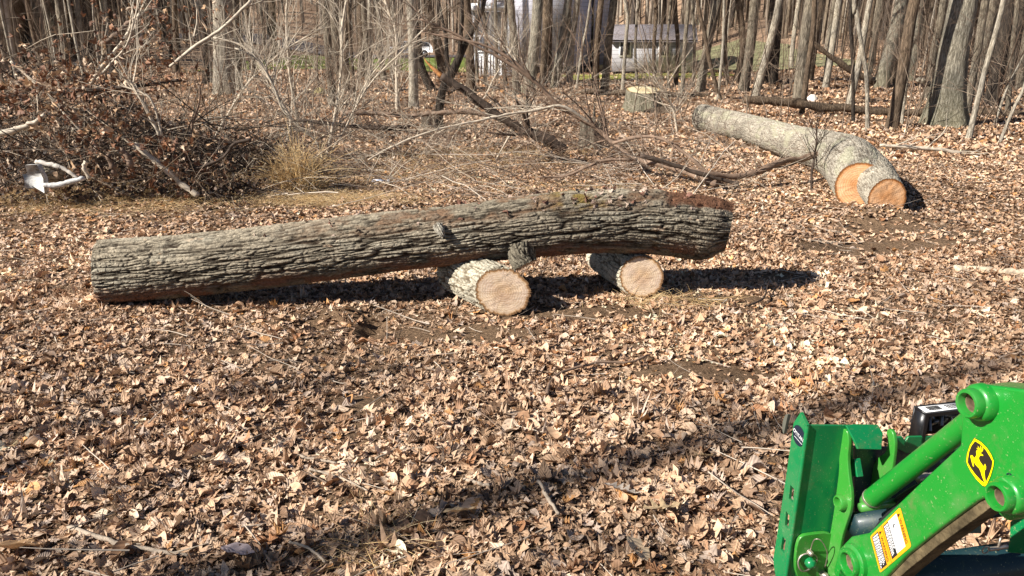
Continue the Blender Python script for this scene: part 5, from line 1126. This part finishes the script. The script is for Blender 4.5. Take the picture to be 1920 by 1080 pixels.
lk = solid('link_plate', [A(x, y, .03) for x, y in [(1571, 812), (1577, 803), (1586, 805), (1590, 815), (1591, 835), (1588, 858), (1591, 895), (1596, 925), (1595, 955), (1586, 982), (1577, 1010), (1572, 1045), (1562, 1100), (1533, 1100), (1545, 1040), (1556, 1000), (1562, 965), (1568, 920), (1573, 880), (1572, 840)]], LA * .012, GR3, t, bev=.003, ch=1)
boss(1570, 943, -.0 + .012, .023, lk, .02, False, GR3)
lk2 = solid('link_plate', [A(x, y, .16) for x, y in [(1661, 808), (1667, 803), (1675, 812), (1678, 835), (1673, 875), (1668, 905), (1645, 930), (1624, 915), (1625, 893), (1645, 857), (1662, 848), (1664, 825)]], LA * .012, GR3, t, bev=.003, ch=1)
pn = -FW * .83 + up * .56; Pb = A(1604, 800, .055)
def Bp(x, y): return hit(x, y, Pb, pn)
solid('bridge_plate', [Bp(*p) for p in [(1587, 798), (1601, 795), (1646, 796), (1656, 812), (1653, 843), (1609, 842), (1600, 822)]], -pn * .008, GR2, t, bev=.002)
solid('stop_tab', [A(x, y, .06) for x, y in [(1592, 862), (1602, 860), (1608, 895), (1596, 892)]], LA * .02, GR2, t, bev=.002)
g = Geo(); c = A(1600, 985, .05) ; g.tube([c, c + LA * .5], [.035, .035], 24, True); g.obj('shaded_torque_tube', DKT, t)  # torque tube, coloured dark for the shade behind the arm
lp = solid('lock_plate', [Wp(x, y, -.014) for x, y in [(1495, 1018), (1504, 1005), (1520, 1002), (1556, 998), (1562, 1010), (1556, 1060), (1545, 1100), (1505, 1100), (1492, 1075), (1491, 1050)]], FW * .013, GR3, t, bev=.003, ch=1)
rc = Wp(1514, 1054, -.02); th = np.linspace(0, 2 * math.pi, 33); g = Geo(); g.tube(np.array([rc + (LA * math.cos(a) + up * math.sin(a)) * .031 - FW * .004 * math.sin(a * 2) for a in th]), [.0026] * 33, 8); g.obj('pull_ring', STL, lp, smooth=True)
lathe('lock_pin', Wp(1517, 1053, -.015), -FW, [(0, .016), (.014, .016), (.020, .012), (.024, .0)], GR2, lp, 20)
lathe('ring_pivot', Wp(1517, 1034, -.015), -FW, [(0, .009), (.012, .009), (.017, .005), (.018, 0)], STL, lp, 16)
g = Geo(); g.tube(spl(np.array([Wp(1520, 1030, -.02), Wp(1527, 1012, -.04), Wp(1540, 1014, -.05), Wp(1551, 1035, -.045), Wp(1549, 1055, -.03), Wp(1546, 1064, -.02)]), np.linspace(0, 1, 20)), [.0018] * 20, 6); g.obj('lanyard_wire', STL, lp, smooth=True)
lathe('lanyard_bolt', Wp(1542, 1074, -.014), -FW, [(0, .011), (.02, .011), (.024, .008), (.024, .004), (.012, .003), (.012, 0)], STL, lp, 16)
g = Geo(); c = A(1655, 1092, .10); g.tube([c - LA * .1, c + LA * 1.2], [.058, .058], 32, True); g.obj('cross_tube', DKT, t, smooth=True)
fp = solid('far_plate', [Wp(x, y) for x, y in [(1674, 821), (1692, 819), (1698, 827), (1704, 819), (1830, 816), (1840, 842), (1700, 850), (1676, 838)]], FW * .008, GR2, t, bev=.002)
solid('far_plate_shade', [Wp(x, y, .012) for x, y in [(1602, 838), (1840, 842), (1840, 1000), (1602, 1000)]], FW * .008, DKT, t, bev=0)  # dark sheet painting in the shade below the far plate and inside the carrier
solid('far_bracket', [A(x, y, .42) for x, y in [(1893, 978), (1912, 970), (1990, 985), (1990, 1045), (1888, 1036), (1893, 1005)]], LA * .012, GR2, t, bev=.003)
g = Geo(); c = A(1855, 1030, .40); g.tube([c, c + LA * .06], [.006, .006], 8, True); g.tube([c + LA * .03 - up * .008, c + LA * .03 + up * .035], [.004, .003], 8, True); th = np.linspace(0, 6.283, 17); g.tube(np.array([c - LA * .012 + (LA * math.cos(a) + up * math.sin(a)) * .011 for a in th]), [.002] * 17, 6); g.obj('retainer_clip', STL, t, smooth=True)
# black step box with a white label
bx = Wp(1737, 776, .0); wl = .21; dp = .045; hh = .10; bo = solid('black_box', [bx, bx + LA * wl, bx + LA * wl - up * hh, bx - up * hh], FW * .004, BLK, t, holes=[[bx + LA * .012 - up * .012, bx + LA * (wl - .012) - up * .012, bx + LA * (wl - .012) - up * (hh - .01), bx + LA * .012 - up * (hh - .01)]], bev=0)
g = Geo(); g.box(bx + LA * wl / 2 + FW * (dp / 2 + .004) - up * .003, wl, dp, .006, ax=[LA, FW, up]); g.box(bx + FW * (dp / 2 + .004) + LA * .003 - up * (hh / 2 + .003), .006, dp, hh - .008, ax=[LA, FW, up]); g.box(bx + FW * (dp + .006) + LA * wl / 2 - up * hh / 2, wl, .005, hh, ax=[LA, FW, up]); g.obj('casing', BLK, bo)
g = Geo(); R_ = np.random.default_rng(2)
for q in range(6): g.tube(spl(bx + LA * (.03 + .03 * q) + FW * .03 + R_.normal(0, .012, (5, 3)) - up * .05, np.linspace(0, 1, 14)), [.006] * 14, 6)
g.obj('plastic_wrap', simple('clear_film', (.12, .12, .13), .12, .8, coat=1), bo, smooth=True)
LBL = simple('label_white', (.82, .82, .82), .5, .3); INK = simple('print_black', (.02, .02, .02), .5, .3); ORG = simple('label_orange', (.90, .36, .01), .4, .4); YEL = simple('decal_yellow', (.95, .76, .0), .35, .5)
g = Geo(); lb0 = bx + LA * .004 + FW * .008 + up * .0012; g.box(lb0 + LA * .095 + FW * .016, .19, .034, .0016, ax=[LA, FW, up]); lbo = g.obj('paper_label', LBL, bo)
g = Geo(); xx = .018
for w_ in (2, 1, 1, 3, 1, 2, 1, 1, 2, 3, 1, 2, 1, 1): g.box(lb0 + LA * (xx + w_ * .0006) + FW * .016 + up * .0015, w_ * .0011, .024, .0008, ax=[LA, FW, up]); xx += w_ * .0011 + .0015
for r_ in range(3):
    for q in range(7): g.box(lb0 + LA * (.085 + q * .0095) + FW * (.007 + r_ * .008) + up * .0015, .007, .004, .0008, ax=[LA, FW, up])
g.obj('print', INK, lbo)
# decals, thin sheets on the boom's side
def planemap(uv, off): return np.array([A(x, y, off) for x, y in uv])
def decal(name, pts_px, off, mat, parent, fn=None):
    fn = fn or (lambda p: A(p[0], p[1], off)); tt = tessellate_polygon([[Vector((a, b_, 0)) for a, b_ in pts_px]])
    return mk(name, np.array([fn(p) for p in pts_px]), None, [tuple(x) for x in tt], mat, parent)
def cz(pts): return [(1780 + x / 6.75, 780 + y / 6.75) for x, y in pts]
def shrink(pts, k):
    c = np.mean(pts, 0); return [tuple(c + (np.array(p) - c) * k) for p in pts]
shield = [(318, 283), (400, 330), (480, 410), (530, 490), (562, 570), (555, 640), (520, 760), (480, 850), (450, 890), (420, 880), (340, 800), (270, 700), (228, 620), (215, 570), (225, 480), (262, 370)]
em = decal('emblem', cz(shrink(shield, 1.03)), -.0012, simple('decal_brown_black', (.05, .035, .01), .35, .5), t)
decal('border', cz(shield), -.0018, YEL, em)
decal('field', cz([(325, 318), (395, 360), (460, 430), (510, 510), (545, 575), (535, 650), (500, 750), (455, 850), (400, 815), (330, 740), (265, 650), (233, 590), (235, 540), (250, 450), (280, 375)]), -.0024, simple('decal_black', (.022, .016, .012), .4, .5), em)
decal('deer', cz([(372, 434), (350, 430), (338, 450), (344, 488), (325, 530), (312, 525), (290, 497), (270, 496), (266, 515), (278, 560), (290, 610), (302, 641), (312, 636), (306, 590), (294, 545), (308, 575), (330, 615), (378, 665), (395, 700), (412, 760), (436, 820), (455, 852), (461, 835), (452, 780), (446, 720), (448, 686), (462, 678), (465, 640), (452, 604), (444, 618), (436, 638), (410, 608), (386, 572), (372, 535), (380, 512), (396, 498), (430, 506), (424, 490), (404, 478), (398, 462), (416, 452), (428, 425), (426, 398), (416, 396), (414, 424), (404, 438), (404, 392), (392, 370), (390, 420), (376, 400), (360, 376), (366, 412), (350, 402), (346, 412), (368, 428)]), -.0030, YEL, em)
# warning sticker: corners in the photograph
q0, q1, q2, q3 = [np.array(p) for p in [(1631.5, 1005.7), (1687.8, 950.6), (1708.9, 1024.4), (1650, 1074.4)]]
K = [A(*p, -.0012) for p in (q0, q1, q2, q3)]          # (u along the reading direction, v up the sticker): u0v0=q0, u0v1=q1, u1v1=q2, u1v0=q3
def S_(u, v, lift=0.): return K[0] * (1 - u) * (1 - v) + K[1] * (1 - u) * v + K[2] * u * v + K[3] * u * (1 - v) - LA * lift
def patch(name, u0, u1, v0, v1, lift, mat, parent): return mk(name, np.array([S_(u0, v0, lift), S_(u1, v0, lift), S_(u1, v1, lift), S_(u0, v1, lift)]), [(0, 1, 2, 3)], None, mat, parent)
cor_ = []
for (cu, cv, a0) in ((.05, .05, 180), (.95, .05, 270), (.95, .95, 0), (.05, .95, 90)):
    for a in range(0, 91, 30): cor_.append((cu + .05 * math.cos(math.radians(a0 + a)), cv + .05 * math.sin(math.radians(a0 + a))))
st = decal('warning_sticker', cor_, 0, ORG, t, fn=lambda p: S_(p[0], p[1]))
patch('white_panel', .06, .90, .60, .86, .0006, LBL, st); patch('white_panel', .06, .44, .86, .863, .0006, LBL, st)
patch('text_panel', .06, .93, .43, .60, .0006, INK, st); patch('text_panel', .06, .95, .05, .255, .0006, INK, st); patch('divider', .0, 1., .385, .392, .0006, simple('rust_line', (.35, .08, .01), .5, .3), st)
def text(s, size):
    cu = bpy.data.curves.new('t', 'FONT'); cu.body = s; cu.size = size; cu.resolution_u = 3; ob = bpy.data.objects.new('t', cu); C.objects.link(ob)
    me = bpy.data.meshes.new_from_object(ob.evaluated_get(bpy.context.evaluated_depsgraph_get())); V = np.array([v.co[:] for v in me.vertices]); F = [tuple(p.vertices) for p in me.polygons]
    bpy.data.objects.remove(ob); bpy.data.curves.remove(cu); bpy.data.meshes.remove(me); return V, F
def textobj(name, s, u0, u1, v0, v1, lift, mat, parent, fn=None):
    fn = fn or (lambda u, v: S_(u, v, lift)); V, F = text(s, 1); x0, y0 = V[:, 0].min(), V[:, 1].min(); w_, h_ = np.ptp(V[:, 0]), np.ptp(V[:, 1])
    P = np.array([fn(u0 + (a - x0) / w_ * (u1 - u0), v0 + (b_ - y0) / h_ * (v1 - v0)) for a, b_, _ in V]) - wloc(parent)
    me = bpy.data.meshes.new(name); me.from_pydata([tuple(p) for p in P], [], F); me.materials.append(mat); o = bpy.data.objects.new(name, me); C.objects.link(o); o.parent = parent; return o
textobj('word', 'WARNING', .24, .86, .885, .95, .0012, INK, st); textobj('word', 'WARNING', .24, .90, .285, .345, .0012, INK, st)
for v in (.88, .285):
    decal('alert_triangle', [(.09, v), (.18, v), (.135, v + .075)], 0, INK, st, fn=lambda p: S_(p[0], p[1], .0012))
g = Geo(); R_ = np.random.default_rng(8); D2 = (K[3] - K[0]) / np.linalg.norm(K[3] - K[0]); U2 = (K[1] - K[0]); Lu, Lv = np.linalg.norm(K[3] - K[0]), np.linalg.norm(U2)
def line(v, u0, u1):
    u = u0
    while u < u1 - .03:
        w_ = R_.uniform(.025, .075); pp = [S_(u, v, .0012), S_(u + w_, v, .0012), S_(u + w_, v + .017, .0012), S_(u, v + .017, .0012)]; g.add(np.array(pp), [(0, 1, 2, 3)]); u += w_ + .018
for k in range(5): line(.46 + k * .027, .09, .86 if k < 3 else .74)
for k in range(6): line(.075 + k * .029, .09, .90 - .05 * (k % 3 == 2))
g.obj('small_print', LBL, st)
g = Geo(); g.add(np.array([S_(a, b_, .0012) for a, b_ in ((.22, .70), (.30, .69), (.31, .72), (.25, .725), (.27, .76), (.24, .76))]), None, [(0, 1, 2), (0, 2, 3), (0, 3, 4), (0, 4, 5)]); g.obj('pictogram', INK, st)
# round maker's sticker on the flange
sc0 = Fl(1498, 817); fz = lambda u, v, l=.001: sc0 + FW * u + up * v - LA * l
th = np.linspace(0, 2 * math.pi, 40, endpoint=False); rs = decal('round_sticker', [(.031 * math.cos(a), .031 * math.sin(a)) for a in th], 0, simple('sticker_navy', (.01, .018, .035), .4, .5), t, fn=lambda p: fz(p[0], p[1]))
# the flange is seen from its left: reading runs against the forward axis
textobj('maker_word', 'TITAN', 0, 1, 0, 1, 0, LBL, rs, fn=lambda u, v: fz(.017 - .042 * u, -.003 + .012 * v - .006 * u, .0016))
decal('rule', [(.020, -.010), (-.022, -.016), (-.022, -.0175), (.020, -.0115)], 0, LBL, rs, fn=lambda p: fz(p[0], p[1], .0016))
g = Geo(); g.add(np.array([fz(.022 + .006 * math.cos(a), .006 + .006 * math.sin(a), .0016) for a in th[::4]] + [fz(.022 + .004 * math.cos(a), .006 + .004 * math.sin(a), .0016) for a in th[::4]]), [(q, (q + 1) % 10, 10 + (q + 1) % 10, 10 + q) for q in range(10)]); g.obj('round_mark', LBL, rs)
# rubber bumper flap behind the flange
c = Fl(1492, 812) + FW * .05; g = Geo(); a_ = np.linspace(1.5, 4.2, 14); ou = [c + FW * (.022 * math.sin(x - 1.5)) + up * (.035 * math.cos((x - 1.5) * 1.15)) for x in a_]
solid('edge_lip', ou, LA * .010, simple('worn_edge', (.10, .10, .08), .6, .4, noise=.3), t, bev=.001)

# ---------------------------------------------------------------- trees left of and behind the camera whose shadows cross the leaves
for q, (x, y, r, h, lb) in enumerate([(-16.6, -5.22, .15, 25, 'slim bare tree just outside the frame at the left, shading the near leaves'), (-12.4, -.98, .10, 9.4, 'bare tree standing outside the frame far to the left')]):
    pts = [np.array([x, y, float(gz(x, y))]), np.array([x + .05, y, 2.5]), np.array([x - .1, y + .1, 5.])]; tree('bare_tree', pts, [r, r * .95, r * .85], lb, G, H=h, seed=31 + q, nl=14, low=4, depth=2)
